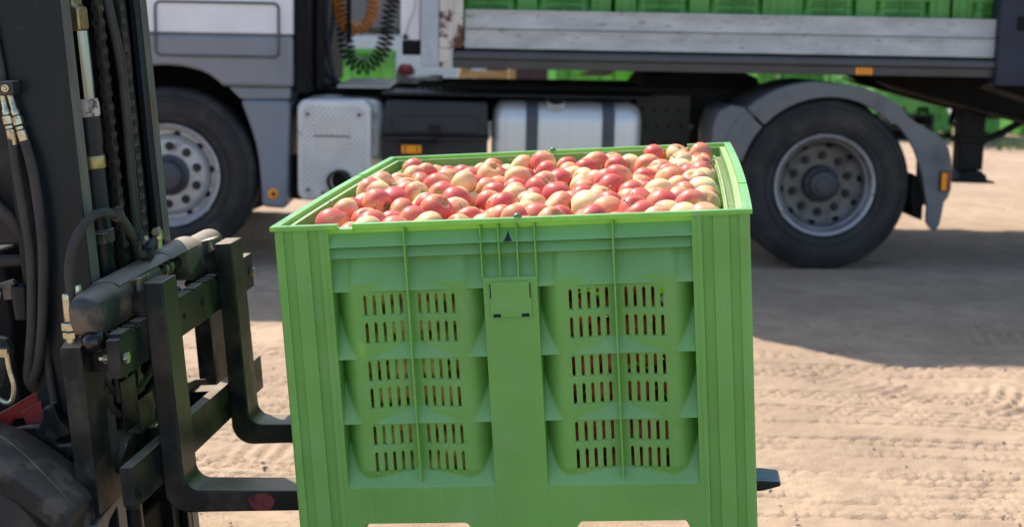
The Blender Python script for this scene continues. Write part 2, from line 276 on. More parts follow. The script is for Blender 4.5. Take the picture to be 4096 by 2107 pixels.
# ------------------------------------------------------------------ ground
rng = np.random.default_rng(3)
def vnoise(x, y, s, seed):
    r = np.random.default_rng(seed).random((257, 257)); X = (x/s) % 256; Y = (y/s) % 256; i = X.astype(int); j = Y.astype(int); fx = X-i; fy = Y-j
    fx = fx*fx*(3-2*fx); fy = fy*fy*(3-2*fy); i1 = (i+1) % 256; j1 = (j+1) % 256
    return (r[i, j]*(1-fx)+r[i1, j]*fx)*(1-fy)+(r[i, j1]*(1-fx)+r[i1, j1]*fx)*fy
def build_ground():
    xs = np.concatenate([-np.geomspace(400, 2.7, 40)[:-1], np.arange(-2.7, 3.6, .012), np.geomspace(3.6, 400, 40)])
    ys = np.concatenate([-np.geomspace(60, .1, 12), np.arange(.2, 3.5, .2), np.arange(3.5, 8.8, .012), 8.8+np.geomspace(.03, 700, 70)])
    X, Y = np.meshgrid(xs, ys)
    h = (vnoise(X, Y, .7, 1)-.5)*.026+(vnoise(X+9, Y, .18, 2)-.5)*.007+(vnoise(X, Y+5, .05, 3)-.5)*.0035+(vnoise(X, Y, .024, 4)-.5)*.005
    h -= .003*np.clip(.16-np.abs(vnoise(X, Y, .09, 6)-.5), 0, 1)/.16*np.clip((vnoise(X, Y, .6, 7)-.35)*3, 0, 1)
    # zigzag tyre grooves running across the yard, and lug prints
    def tri(t): return np.abs((t % 1)-.5)*4-1
    for y0, sl, nn, pitch, amp, seed in ((4.02, -.02, 5, .075, .011, 11), (4.62, -.035, 4, .07, .010, 12), (5.35, -.05, 4, .08, .011, 13), (4.33, -.02, 3, .08, .012, 14), (5.0, -.03, 5, .075, .010, 15), (5.8, -.04, 4, .08, .011, 16)):
        for k in range(nn):
            yc = y0+k*.062+sl*X+amp*tri(X/pitch+k*.5)+.01*(vnoise(X, Y, .5, seed)-.5)
            mask = np.clip((vnoise(X, Y, .35, seed+k)-.22)*3, 0, 1)
            h -= .019*mask*np.exp(-((Y-yc)/.0085)**2)
            if k < nn-1:
                h -= .009*mask*(np.cos(X/pitch*2*np.pi*2) > .8)*(np.abs(Y-yc-.031) < .022)
    for x0, y0, ang, wd, seed in ((1.9, 5.3, -38, .17, 21), (.95, 6.2, 15, .2, 22), (2.6, 5.0, -30, .17, 25), (-1.2, 4.6, 8, .2, 23), (2.2, 6.6, 5, .22, 24)):
        a = rad(ang); U_ = (X-x0)*math.cos(a)+(Y-y0)*math.sin(a); V_ = -(X-x0)*math.sin(a)+(Y-y0)*math.cos(a)
        m = np.clip(1-np.abs(U_)/1.1, 0, 1)**.4*(np.abs(V_) < wd)*np.clip((vnoise(X, Y, .25, seed)-.3)*3, 0, 1)
        h += .009*m*np.sin(2*np.pi*(U_+.25*np.abs(V_))/.062)
    # scattered clods
    cl = vnoise(X, Y, .03, 31)*vnoise(X, Y, .3, 32); h += .02*np.clip(cl-.62, 0, 1)
    fade = np.clip((30-np.hypot(X, Y))/20, 0, 1); h = h*fade
    nx, ny = len(xs), len(ys); V_ = np.stack([X, Y, h-.003], -1).reshape(-1, 3)
    I = np.arange(nx*ny).reshape(ny, nx); F_ = np.stack([I[:-1, :-1], I[:-1, 1:], I[1:, 1:], I[1:, :-1]], -1).reshape(-1, 4)
    m = mat('dry_dirt', (.41, .295, .205), .9, var=.18, vs=1.3, col2=(.31, .22, .155), thr=(.45, .7), ds=7, bump=.5, bs=110, spec=.15, bd=.012)
    me = bpy.data.meshes.new('ground'); me.vertices.add(len(V_)); me.vertices.foreach_set('co', V_.ravel())
    me.loops.add(F_.size); me.loops.foreach_set('vertex_index', F_.ravel().astype(np.int32)); me.polygons.add(len(F_))
    me.polygons.foreach_set('loop_start', np.arange(0, F_.size, 4, dtype=np.int32)); me.polygons.foreach_set('use_smooth', np.ones(len(F_), bool))
    me.update(calc_edges=True); me.materials.append(m); o = bpy.data.objects.new('ground', me); COL.objects.link(o); tag(o, kind='structure')
build_ground()

# ------------------------------------------------------------------ plastic fruit bins
W0, D0 = .936, 1.2
def depth(s, w, c, W):
    """recess of the outer wall surface; c = half distance between panel centres, panels +-.151 scaled"""
    hp = W/2
    pe = hp-.111; mid = .054; c = (pe+mid)/2; half = (pe-mid)/2; k = half/.1515
    s = np.asarray(s, float); w = np.asarray(w, float)
    a = np.abs(np.abs(s)-c)/k
    p0 = .0045+.5*np.clip(-.512-w, 0, .03); p = p0+.017*np.clip(1-a/.097, 0, 1)
    p = np.where(a > .106, p0+.044*(np.clip(a-.106, 0, 1)/.0445)**1.7, p)
    p = np.where(w > -.124, p+(w+.124)*.45, p)
    def sh(e, f, sl, cap=9): return np.where(w >= e, np.minimum(f+(w-e)*sl, cap), 9)
    d = np.minimum(p, sh(-.546, .004, .5)); d = np.minimum(d, sh(-.412, .005, .5)); d = np.minimum(d, sh(-.277, .005, .5))
    d = np.where(w > -.142, np.minimum(np.where(w > -.124, p, d), sh(-.142, .005, .44)), d)
    # the two full-width ledges at the top and the recess behind the rim
    led = np.where(w > -.052, .026, np.minimum(.010+(w+.0705)*.75, .026))
    led = np.where(w >= -.0475, np.minimum(.003+(w+.0475)*.71, .0215), led)
    d = np.where(w >= -.0705, led, d)
    d = np.where(w < -.5465, .003, d)
    inmid = np.abs(s) < mid
    mc = np.where(w > -.118, np.minimum(.008+(w+.118)*.5, .026), .002); mc = np.where(w >= -.0705, led, mc)
    d = np.where(inmid, mc, d)
    q = hp-np.abs(s)
    post = np.select([q < .020, q < .039, q < .070, q < .091, q < .101], [0*q, .0065+0*q, .001+0*q, .0075+0*q, .001+0*q], .0025)
    def soft(q0, wd): return np.exp(-((q-q0)/wd)**2)
    post = post-.0015*soft(.0205, .0015)-.0015*soft(.070, .0015)
    post = np.where(w > -.012, post*np.clip(-w/.012, 0, 1), post)
    d = np.where(q < .111, post, d)
    return d
def wall_grid(W, ss, sw, round_ends):
    hp = W/2; pe = hp-.111; mid = .054; c = (pe+mid)/2; k = (pe-mid)/2/.1515
    S = set(); sl_s = []
    for sg in (-1, 1):
        for o in (-.0885, -.0705, -.053, -.0355, -.018, .020, .0375, .055, .0725, .090):
            x = sg*c+o*k; sl_s.append(x)
            for e in (-.0032, -.0016, .0016, .0032): S.add(round(x+e, 5))
        for e in (pe, mid): S |= {round(sg*(e-.0006), 5), round(sg*(e+.0006), 5)}
        for q in (.020, .039, .070, .091, .101): S |= {round(sg*(hp-q-.0008), 5), round(sg*(hp-q+.0008), 5)}
        if round_ends:
            for t in range(7): S.add(round(sg*(hp-.009*(1-math.sin(t/6*math.pi/2))), 6))
    if round_ends: S |= {hp, -hp}
    else: S |= {hp-.009, -hp+.009}
    T = {0., -.006, -.012, -.016, -.0222, -.556, -.6}
    rows = []
    for e in (-.0475, -.0705, -.142, -.277, -.412, -.546): T |= {e, round(e-.0012, 5)}
    T |= {-.0515, -.0525, -.118, -.124}
    for e in (-.142, -.277, -.412):
        for a, b in ((.004, .046), (.060, .103)):
            rows.append((e-a, e-b)); T |= {round(e-a, 5), round(e-a-.0025, 5), round(e-b, 5), round(e-b+.003, 5), round(e-b-.005, 5)}
    def fill(K, st):
        K = sorted(K); out = [K[0]]
        for x in K[1:]:
            if x-out[-1] < .00035: continue
            n = max(1, math.ceil((x-out[-1])/st)); b = out[-1]; out += [b+(x-b)*i/n for i in range(1, n+1)]
        return np.array(out)
    lim = hp if round_ends else hp-.009
    S = {x for x in S if abs(x) <= lim+1e-9}
    return fill(S, ss), fill(T, sw), sl_s, rows, k
def wall_geo(W, ss, sw, round_ends, slots=True, th=.0035):
    us, ws, sl_s, rows, k = wall_grid(W, ss, sw, round_ends)
    hp = W/2
    ws = np.concatenate([np.linspace(-.715, -.6, 8 if ss < .01 else 4)[:-1], ws[ws >= -.6001]])
    Sg, Wg = np.meshgrid(us, ws)
    Dg = depth(Sg, Wg, 0, W)
    if round_ends:
        q = hp-np.abs(Sg); r = .009; x = np.clip(r-q, 0, r); Dg = Dg+(r-np.sqrt(np.maximum(r*r-x*x, 0)))
    # foot outline: pockets between the corner posts and the middle skid
    pk = np.clip((np.abs(Sg)-.070)/.05, 0, 1)*np.clip((hp-.108-np.abs(Sg))/.035, 0, 1); pk = pk*pk*(3-2*pk)
    wb = -.715+(.715-.624)*pk
    low = Wg < -.6; Wd = np.where(low, -.6+(Wg+.6)/.115*(-wb-.6), Wg)
    # bent slot lip below each slot
    ny, nx = Sg.shape; I = np.arange(nx*ny).reshape(ny, nx)
    keep = np.ones((ny-1, nx-1), bool)
    keep[((ws[:-1]+ws[1:])/2 > -.0222)[:, None] & (np.abs((us[:-1]+us[1:])/2) < hp-.1105)[None, :]] = False
    if slots:
        cs = (us[:-1]+us[1:])/2; cw = (ws[:-1]+ws[1:])/2
        for x in sl_s:
            mc = np.abs(cs-x) < .0032; mi = np.abs(cs-x) < .0016
            for t, b in rows:
                keep[np.ix_((cw < t-.0025) & (cw > b+.003), mc)] = False; keep[np.ix_((cw < t) & (cw > b), mi)] = False
                rr = (ws <= b+.0001) & (ws > b-.0052); cc = np.abs(us-x) < .0033
                Dg[np.ix_(rr, cc)] += .0035*np.clip((ws[rr]-(b-.0052))/.005, 0, 1)[:, None]
    f = np.stack([I[:-1, :-1], I[:-1, 1:], I[1:, 1:], I[1:, :-1]], -1)[keep]
    P = np.stack([Sg, Dg, Wd], -1).reshape(-1, 3); P2 = P+np.array([0, th, 0]); n = len(P)
    # boundary edges
    E = {}
    fl = f.tolist()
    for q in fl:
        for a, b in ((q[0], q[1]), (q[1], q[2]), (q[2], q[3]), (q[3], q[0])):
            if (b, a) in E: del E[(b, a)]
            else: E[(a, b)] = 1
    faces = fl+[(q[3]+n, q[2]+n, q[1]+n, q[0]+n) for q in fl]+[(b, a, a+n, b+n) for a, b in E]
    V = np.concatenate([P, P2]); used = np.zeros(len(V), bool); used[np.array(fl).ravel()] = True; used[n:] = used[:n]
    idx = np.cumsum(used)-1; return V[used], [tuple(int(idx[i]) for i in q) for q in faces]
WALLS = {}
def bin_deform(P):
    P = np.array(P, float); P[:, 0] *= 1+.016*np.clip(1-((P[:, 1]-D0/2)/(D0/2))**2, 0, 1)*np.clip(1+P[:, 2]/.7, 0, 1); return P
def make_bin(name, label, F, hi, group=None, mt='plastic'):
    r = root(name, label, 'fruit crate' if hi else 'crate', F, (0, D0/2, -.715), group)
    off = np.array([0, -D0/2, .715])
    def mesh_part(nm, P, fs, mats, parent=r, bevel=0, angle=38):
        me = mkmesh(nm, (bin_deform(P)+off).tolist(), fs, mats, None, True, angle)
        o = bpy.data.objects.new(nm, me); COL.objects.link(o); o.parent = parent
        if bevel: b = o.modifiers.new('bevel', 'BEVEL'); b.width = bevel; b.segments = 2; b.limit_method = 'ANGLE'
        return o
    st = (.0034, .0036) if hi else (.03, .03)
    fV, fF = wall_geo(W0, *st, True)
    bV, bF = (fV, fF) if not hi else wall_geo(W0, .03, .03, True)
    sV, sF = wall_geo(D0, .03 if not hi else .012, .03 if not hi else .012, False)
    for nm, V, Fc, (cx, cy), ang in (('side_wall', fV, fF, (0, 0), 0), ('side_wall', bV, bF, (0, D0), 180), ('side_wall', sV, sF, (-W0/2, D0/2), -90), ('side_wall', sV, sF, (W0/2, D0/2), 90)):
        a = rad(ang); R = np.array([[math.cos(a), -math.sin(a), 0], [math.sin(a), math.cos(a), 0], [0, 0, 1]])
        o = mesh_part(nm, V @ R.T+np.array([cx, cy, 0]), Fc, mt)
    # rim: lip with notches, wall, ticked inner ledge
    H = W0/2
    def ring(g, o1, o2, z0, z1, m=0):
        A = [(-H+o1, o1), (H-o1, o1), (H-o1, D0-o1), (-H+o1, D0-o1)]; B = [(-H+o2, o2), (H-o2, o2), (H-o2, D0-o2), (-H+o2, D0-o2)]
        n = 12
        def sub(Q): return [(Q[i][0]+(Q[(i+1) % 4][0]-Q[i][0])*t/n, Q[i][1]+(Q[(i+1) % 4][1]-Q[i][1])*t/n) for i in range(4) for t in range(n)]
        A = sub(A); B = sub(B); k = len(A)
        vs = [(*p, z0) for p in A]+[(*p, z0) for p in B]+[(*p, z1) for p in A]+[(*p, z1) for p in B]; fs = []
        for i in range(k):
            j = (i+1) % k; fs += [(i+2*k, j+2*k, j+3*k, i+3*k), (j, i, i+k, j+k), (i, j, j+2*k, i+2*k), (j+k, i+k, i+3*k, j+3*k)]
        g.add(vs, fs, m)
    g = G()
    nt_ = {0: [(-.337, -.306)], 1: [(.32, .357)], 2: [(.36, .375)], 3: [(.80, .815)]}
    ov = -.005
    for side in range(4):
        L0 = H if side < 2 else D0
        iv = nt_[side]; a0, a1 = ((-H+ov, H-ov) if side < 2 else (.012, D0-.012))
        cuts = [a0]+[x for p in iv for x in p]+[a1]
        def seg(x0, x1, z0, z1):
            n = max(1, int((x1-x0)/.09))
            for i in range(n):
                xa = x0+(x1-x0)*i/n; xb = x0+(x1-x0)*(i+1)/n
                if side == 0: g.box((xa, ov, z0), (xb, .012, z1))
                elif side == 1: g.box((xa, D0-.012, z0), (xb, D0-ov, z1))
                elif side == 2: g.box((H-.012, xa, z0), (H-ov, xb, z1))
                else: g.box((-H+ov, xa, z0), (-H+.012, xb, z1))
        for i in range(0, len(cuts), 2): seg(cuts[i], cuts[i+1], -.009, 0.0)
        for x0, x1 in iv: seg(x0-.001, x1+.001, -.016, -.0095)
    mesh_part('rim', g.v, g.f, mt, angle=30)
    g = G(); ring(g, .0222, .0250, -.034, -.0095); ring(g, .0115, .0252, -.0122, -.0092); ring(g, .0222, .0385, -.0375, -.0345); ring(g, .0387, .0430, -.0375, -.030); ring(g, .0425, .0455, -.125, -.0377)
    mesh_part('inner_ledge', g.v, g.f, 'plastic_thin' if hi else mt, angle=30)
    if hi:
        tm = mat('tick_green', (.10, .22, .08), .6)  # ruler ticks in a darker green
        for sx in (-1, 1):
            g = G()
            for i in range(62): y = .06+i*.0175; g.box((sx*(H-.030)-.007, y, -.0344), (sx*(H-.030)+.007, y+.0016, -.0336))
            mesh_part('ledge_scale', g.v, g.f, [tm])
    g = G(); g.box((-H+.02, .02, -.60), (H-.02, D0-.02, -.585))
    mesh_part('floor', g.v, g.f, mt)
    for x0, x1 in ((-H+.008, -H+.09), (-.06, .06), (H-.09, H-.008)):
        g = G(); g.box((x0, .02, -.714), (x1, D0-.02, -.601)); mesh_part('skid', g.v, g.f, mt)
    # stiffening ribs
    g = G(); pe = H-.111; c = (pe+.054)/2
    for sx in (-1, 1):
        g.prism([(.0005, -.0095), (.03, -.0095), (.03, -.54), (.0015, -.535), (.0005, -.10)], 0, sx*c-.0016, sx*c+.0016)
    for x in (-.0535, -.018, .018, .0535): g.prism([(.0005, -.0095), (.027, -.0095), (.027, -.07), (.010, -.118), (.0008, -.118)], 0, x-.0013, x+.0013)
    P = np.array(g.v); mesh_part('rib', P, g.f, mt)
    if not hi: P = P.copy(); P[:, 1] = D0-P[:, 1]; mesh_part('rib', P, [q[::-1] for q in g.f], mt)
    if hi:
        for (x, y) in ((.0215, .006), (-.012, D0-.006)):
            g = G(); g.lathe([(.0085, -.001), (.0085, .002), (.0075, .005), (.005, .0075), (.002, .0085)], (x, y, 0), (0, 0, 1), 20); mesh_part('stacking_stud', g.v, g.f, [mat('stud_green', (.07, .25, .09), .35)])
        # card slot plate on the middle column
        g = G(); g.prism(rrect(-.041, -.1975, .0405, -.1265, .003, 3), 1, -.0015, .0015)
        g.prism([(-.034, -.1985), (.034, -.1985), (.034, -.2015), (-.034, -.2015)], 1, -.0008, .0018)
        mesh_part('card_plate', g.v, g.f, mt, bevel=.0006)
        nm_ = mat('notch_shade', (.004, .007, .003), .9)  # near-black strips paint the shade inside the plate's notches
        for x0, x1, z0, z1 in ((-.0405, -.0385, -.159, -.130), (.038, .0400, -.159, -.130), (-.036, -.021, -.1965, -.1905), (.0205, .0355, -.1965, -.1905)):
            g = G(); g.box((x0, -.0021, z0), (x1, -.0012, z1)); mesh_part('card_plate_notch', g.v, g.f, [nm_])
        g = G(); g.prism([(-.0085, -.0462), (.0085, -.0462), (.004, -.0385), (.0008, -.0275), (-.004, -.039)], 1, .0003+.001, .0022+.001)
        P = np.array(g.v); P[:, 1] += (P[:, 2]+.0475)*.72; mesh_part('dark_stain', P, g.f, [mat('black_tar_stain', (.012, .013, .03), .5)])
        # scratches and chips
    return r
CRATE = make_bin('apple_crate', 'large green plastic bulk crate full of apples held up on the forks', FB, True)
FAR = make_bin('fruit_bin', 'x', FT @ Matrix.Translation((-1.776, .1, 2.03)) @ Matrix.Scale(1.05, 4), False, 'green crates loaded on the trailer', 'plastic2')
cols = ['first', 'second', 'third', 'fourth', 'fifth']
first = True; tilts = random.Random(2)
for row in range(2):
    for tier in range(3):
        for c in range(5):  # upper tiers and end stacks unseen, added for the load's ground shadow
            o = FAR if first else copy_tree(FAR); first = False
            o.matrix_world = FT @ Matrix.Translation((-1.776+1.001*c, .12+1.27*row+.63, 1.262+.757*tier)) @ Matrix.Rotation(rad(tilts.uniform(-1.3, 1.3)), 4, 'Z') @ Matrix.Scale(1.045, 4)
            o['category'] = 'crate'
            o['label'] = ('%s trailer crate from the headboard, %s, bottom layer' % (cols[c], ('behind the dropside boards', 'rear row')[row])) if tier == 0 else \
                ('unseen trailer crate, %s stack from headboard, %s layer, %s row' % (cols[c], ('', 'middle', 'top')[tier], ('front', 'rear')[row]))

# ------------------------------------------------------------------ apples
TOP = "287,241,-57,316;-279,742,-80,308;287,1034,-83,337;186,768,-50,326;376,536,-41,287;-318,342,2,301;-264,989,-43,339;-53,512,-86,326;198,823,-86,338;-321,719,-37,340;-121,192,-48,285;371,78,-30,328;38,768,-85,315;-181,632,-45,311;85,221,-43,304;131,987,-83,293;-88,1097,-33,328;-30,1025,-62,312;-372,671,-15,334;-337,468,3,315;318,928,-84,315;49,73,-82,284;242,1010,-39,342;-255,478,-13,289;35,1042,-48,307;292,756,-42,343;-255,702,-35,342;318,855,-82,326;-244,521,-56,327;-375,453,-83,297;240,754,-83,324;-1,915,-82,327;-183,1023,-39,308;-305,497,-48,343;-221,411,-34,337;-253,885,-35,309;86,728,-87,318;371,474,-32,342;-173,821,-50,342;-4,802,-46,346;-376,893,-40,293;218,497,-34,309;-96,600,-36,288;-38,132,-75,336;-34,229,-36,300;-319,871,-42,314;225,297,-36,287;375,1062,-38,296;227,607,-53,342;-100,150,-86,314;-24,749,-84,338;-231,1097,-75,334;-62,715,-44,309;146,595,-46,284;121,239,-88,306;206,988,-88,307;112,1044,-30,343;-374,755,-41,305;-187,757,-36,338;-46,349,-30,315;-137,856,-6,329;150,1098,-34,317;-10,75,-84,303;110,620,-82,287;121,561,-87,314;-273,274,-46,285;-324,791,-50,321;110,470,-89,329;-150,1001,-87,317;-124,1048,-52,319;-4,305,-36,299;286,317,-33,318;-278,602,-37,331;-80,76,-86,311;-314,654,-34,300;216,437,-37,299;-372,1056,-74,327;375,1007,-61,299;-376,217,-35,288;320,465,-76,326;277,480,-30,315;-61,607,-84,318;-31,859,-76,314;317,1100,-9,299;62,482,-51,296;326,1028,-33,304;208,885,-85,289;-295,424,-21,342;84,283,-68,307;-377,790,-87,284;-375,609,-19,297;-374,283,-19,310;-87,1007,-84,321;-215,578,-33,345;-162,908,-88,322;218,401,-89,337;197,1057,-39,308;345,243,-28,333;-328,112,-45,304;-289,160,-32,331;-175,694,-46,308;119,925,-78,343;110,518,-44,310;-274,829,-44,307;-64,944,-49,301;376,393,-37,292;29,862,-50,343;57,923,-51,334;330,427,-30,285;-102,556,-80,342;-375,492,-39,300;119,1078,-85,314;55,591,-88,340;87,776,-51,288;-235,644,-14,317;151,137,-80,330;-289,558,-84,328;-375,1100,-29,304;-223,939,-34,310;174,294,-88,307;-183,294,-25,343;320,696,-41,315;295,181,-36,319;326,77,-77,322;373,332,-39,319;186,1097,-88,334;354,586,-22,292;-226,845,-83,333;-224,1017,-86,313;231,675,-47,339;-166,598,2,292;-199,77,-76,316;-7,956,-35,305;90,980,-37,335;93,181,-88,309;-80,227,-81,344;31,164,-88,325;30,1101,-41,293;222,74,-46,295;-216,722,-87,336;69,155,-41,287;306,634,-25,342;377,926,-31,284;-360,421,-33,320;244,132,-29,345;-47,560,-43,320;-157,961,-35,346;33,256,-43,321;1,551,-87,340;252,860,-51,321;334,168,-89,346;371,279,-78,340;-151,364,-40,327;-81,858,-39,316;140,193,-49,316;239,800,-42,297;163,1004,-36,300;48,639,-47,293;130,303,-29,333;131,729,-38,344;154,455,-41,341;321,369,-36,305;293,584,-63,307;-372,532,10,330;48,546,-39,330;-371,156,-25,340;-265,386,-82,341;-199,480,-83,339;-324,1004,-30,291;67,372,-83,325;-210,785,-89,295;-171,516,-36,310;-284,75,-27,299;-5,685,-42,324;-187,165,-45,343;99,668,-46,291;-97,498,-44,306;374,654,-33,312;-101,684,-84,335;-207,352,-21,284;-95,339,-73,341;181,935,-80,289;270,642,-85,303;123,362,-55,314;-218,228,-37,329;178,256,-36,336;-53,386,-78,298;329,893,-35,294;-311,195,-85,343;6,482,-78,337;134,812,-70,336;-166,1099,-39,309;178,221,-86,286;-257,234,-89,326;329,127,-37,319;-190,883,-35,320;-238,116,-41,340;377,164,-43,284;375,1100,8,301;181,702,-81,330;-345,944,-31,307;273,362,-84,305;-59,655,-46,298;-373,383,-81,317;-373,346,-29,321;282,77,-30,319;374,117,-80,311;-377,929,-85,284;95,421,-46,344;160,511,-82,325;-167,452,-30,336;181,335,-46,289;320,541,-31,286;297,819,-36,290;-191,545,-89,326;272,701,-87,297;-3,171,-33,317;-324,307,-50,332;374,735,-27,314;150,96,-27,338;-267,338,-35,334;19,991,-78,309;-146,242,-84,335;-246,776,-44,288;113,76,-76,310;82,1023,-86,326;-159,77,-27,320;269,968,-84,328;-184,395,-87,328;-13,260,-85,310;-111,806,-48,294;-305,1060,-49,336;174,394,-43,306;-337,562,-39,342;-115,284,-46,303;375,215,-75,296;236,357,-35,316;-6,431,-41,309;229,256,-83,342;375,856,-27,301;174,544,-27,335;-124,746,-44,312;78,97,-30,306;-114,950,-85,314;-120,906,-41,306;328,987,-90,290;347,788,-35,293;33,316,-86,329;15,362,-37,310;21,115,-48,315;-320,238,-37,312;87,1102,-42,284;-371,833,-46,314;328,330,-85,332;-66,178,-45,284;-79,898,-87,314;-289,930,-56,319;258,1101,-11,288;160,668,-27,345;200,173,-56,322;-370,989,-70,346;-29,1072,-19,324;-126,1100,-84,298;286,522,-79,336;-56,282,-50,290;-244,170,-80,335;-375,75,-45,300;91,848,-43,291;373,430,-86,320;274,922,-39,321;-62,775,-26,325;273,410,-43,334;71,333,-31,329;185,612,-2,319;-68,438,-46,319;-6,603,-54,286;373,698,-79,325;176,862,-43,290;247,549,-40,288;-124,652,-34,305;-111,401,-72,306;234,219,-29,316"
REST = "-267,799,-96,302;323,730,-91,287;165,1036,-88,309;-153,725,-93,298;-218,338,-81,345;-139,96,-84,319;196,461,-88,298;-294,681,-88,338;-170,662,-97,298;-126,853,-89,337;-351,521,-88,319;-375,190,-87,299;254,194,-85,330;224,515,-93,313;7,395,-91,324;344,556,-90,334;8,648,-94,328;-374,126,-83,314;-139,504,-87,303;-22,198,-87,310;-318,427,-85,335;263,77,-91,317;-93,466,-95,301;-77,287,-106,312;280,293,-87,284;-31,326,-88,315;-148,445,-90,297;74,817,-90,296;373,822,-79,321;248,1099,-70,315;-373,580,-91,317;175,77,-84,319;53,439,-94,322;-61,803,-84,326;-324,913,-104,296;352,1049,-105,346;375,952,-83,302;375,369,-91,296;59,1087,-91,301;-239,594,-90,296;67,668,-94,287;58,234,-100,342;-315,262,-95,323;-39,689,-93,290;15,825,-107,335;-176,1061,-90,339;264,900,-97,306;-263,75,-82,298;-19,1101,-73,293;126,674,-99,307;-280,876,-87,291;-374,871,-95,309;375,761,-85,295;121,320,-99,295;76,878,-93,311;-36,439,-97,288;-152,180,-96,300;-37,970,-98,315;324,246,-105,296;-154,579,-52,295;146,869,-93,299;-272,307,-94,300;7,1055,-104,330;372,890,-80,326;219,123,-91,314;-230,908,-86,300;146,754,-97,316;376,1101,-80,288;62,526,-101,328;-143,784,-93,304;373,498,-93,320;-268,1054,-99,288;278,136,-84,300;-374,260,-76,311;-338,747,-91,299;314,1096,-72,344;-181,604,-97,285;184,570,-86,319;-198,960,-87,316;331,650,-84,320;142,415,-91,308;25,708,-92,302;-280,500,-106,297;-323,359,-112,293;-328,1096,-101,337;-374,639,-72,313;271,816,-88,286;-373,702,-72,317;257,456,-85,314;256,590,-109,287;77,123,-88,293;-71,1070,-91,337;-85,744,-91,291;-258,958,-103,309;227,323,-88,299;375,608,-73,302;-323,836,-93,308;170,362,-95,285;-320,372,-51,312;-293,128,-94,326;-338,76,-93,311;-374,321,-87,306;174,635,-84,334;-205,272,-84,327;320,399,-88,300;323,789,-100,314;52,950,-106,287;-155,315,-81,318;-309,1007,-90,337;-200,212,-93,285;-231,657,-80,341;-316,621,-84,305;-123,620,-87,322;-194,134,-104,331;225,1046,-94,309;-259,453,-70,336"
def parse(s): return [tuple(int(x) for x in t.split(',')) for t in s.split(';')]
def apple_verts(seg, rings, seed):
    r = random.Random(seed); el = r.uniform(.84, 1.06); lob = r.uniform(.012, .03); ph = r.uniform(0, 6); sk = r.uniform(-.06, .06); vs = []
    for i in range(rings+1):
        t = math.pi*i/rings
        rr = math.sin(t)**.92*(1+.06*math.cos(t))
        z = math.cos(t)*.92
        z -= (.27*math.exp(-((math.sin(t)/.27)**1.7)) if math.cos(t) > 0 else -.12*math.exp(-((math.sin(t)/.25)**2)))
        n = 1 if i in (0, rings) else seg
        for k in range(n):
            a = 2*math.pi*k/seg; f = 1+lob*math.cos(5*a+ph)*(.3+.7*(math.cos(t) < 0))*math.sin(t)+.02*math.cos(2*a+ph)
            vs.append((rr*f*math.cos(a)+sk*z*.5, rr*f*math.sin(a), z*el))
    fs = [(0, 1+k, 1+(k+1) % seg) for k in range(seg)]
    for i in range(1, rings-1):
        b = 1+(i-1)*seg
        for k in range(seg): fs.append((b+k, b+seg+k, b+seg+(k+1) % seg, b+(k+1) % seg))
    b = 1+(rings-2)*seg; e = len(vs)-1
    fs += [(b+k, e, b+(k+1) % seg) for k in range(seg)]
    return vs, fs
VAR = []
for s_ in range(9):
    vs, fs = apple_verts(32, 22, s_)
    for mi_ in range(3):
        me = mkmesh('apple', [tuple(x*.0325 for x in v) for v in vs], fs, APPLE[mi_], None, True, 180); VAR.append(me)
STEM = []
for s_ in range(3):
    r = random.Random(s_+5); g = G(); dx, dy = r.uniform(-.006, .006), r.uniform(-.006, .006); L_ = r.uniform(.019, .026)
    g.tube([(0, 0, .017), (dx*.2, dy*.2, .017+L_*.45), (dx, dy, .017+L_*.9), (dx*1.25, dy*1.2, .017+L_)], lambda t: .0013+.0010*max(0, (t-.8)/.2), 7, 0, 4)
    STEM.append(mkmesh('stem', g.v, g.f, 'stem'))
tops = [(x, y, min(z, int((34 if y < 250 else (22 if y < 700 else 10))-q/10)), q) for x, y, z, q in parse(TOP)]
order = sorted(range(len(tops)), key=lambda i: tops[i][1])
NR = 17; per = math.ceil(len(tops)/NR); lab = {}
ordn = ['first', 'second', 'third', 'fourth', 'fifth', 'sixth', 'seventh', 'eighth', 'ninth', 'tenth', 'eleventh', 'twelfth', 'thirteenth', 'fourteenth', 'fifteenth', 'sixteenth', 'seventeenth', 'eighteenth', 'nineteenth', 'twentieth']
for rI in range(NR):
    ids = sorted(order[rI*per:(rI+1)*per], key=lambda i: tops[i][0])
    for k, i in enumerate(ids): lab[i] = (rI, k)
rr = random.Random(12)
cn = ['mostly red', 'pink-blushed yellow', 'pale yellow']
for i, (x, y, z, q) in enumerate(tops):
    k = rr.choices([0, 1, 2], [.44, .44, .12])[0]; v = rr.randrange(9)
    o = bpy.data.objects.new('apple', VAR[v*3+k]); COL.objects.link(o)
    c = rr.random(); stem_up = c < .5
    # random attitude, biased so that many stems or calyxes show
    d = Vector((rr.gauss(0, 1), rr.gauss(-.35, 1), rr.gauss(.55 if stem_up else -.1, .8))).normalized()
    qn = d.to_track_quat('Z', 'Y').to_matrix().to_4x4() @ Matrix.Rotation(rr.uniform(0, 6.28), 4, 'Z')
    o.matrix_world = FB @ Matrix.Translation((x/1000*1.04, .045+(y/1000-.045)*1.008, z/1000)) @ qn @ Matrix.Scale(q/10000/.0325*1.09, 4)
    R_, K_ = lab[i]
    where = 'along the front rim' if R_ == 0 else ('along the back wall' if R_ == NR-1 else 'in the %s row back from the front rim' % ordn[R_])
    tag(o, '%s apple, %s from the left %s' % (cn[k], ordn[K_], where), 'apple', 'apples heaped in the green crate')
    if rr.random() < .8:
        s_ = bpy.data.objects.new('stem', STEM[rr.randrange(3)]); COL.objects.link(s_); s_.parent = o
g = G(); V0, F0 = apple_verts(16, 10, 3); rr = random.Random(8)
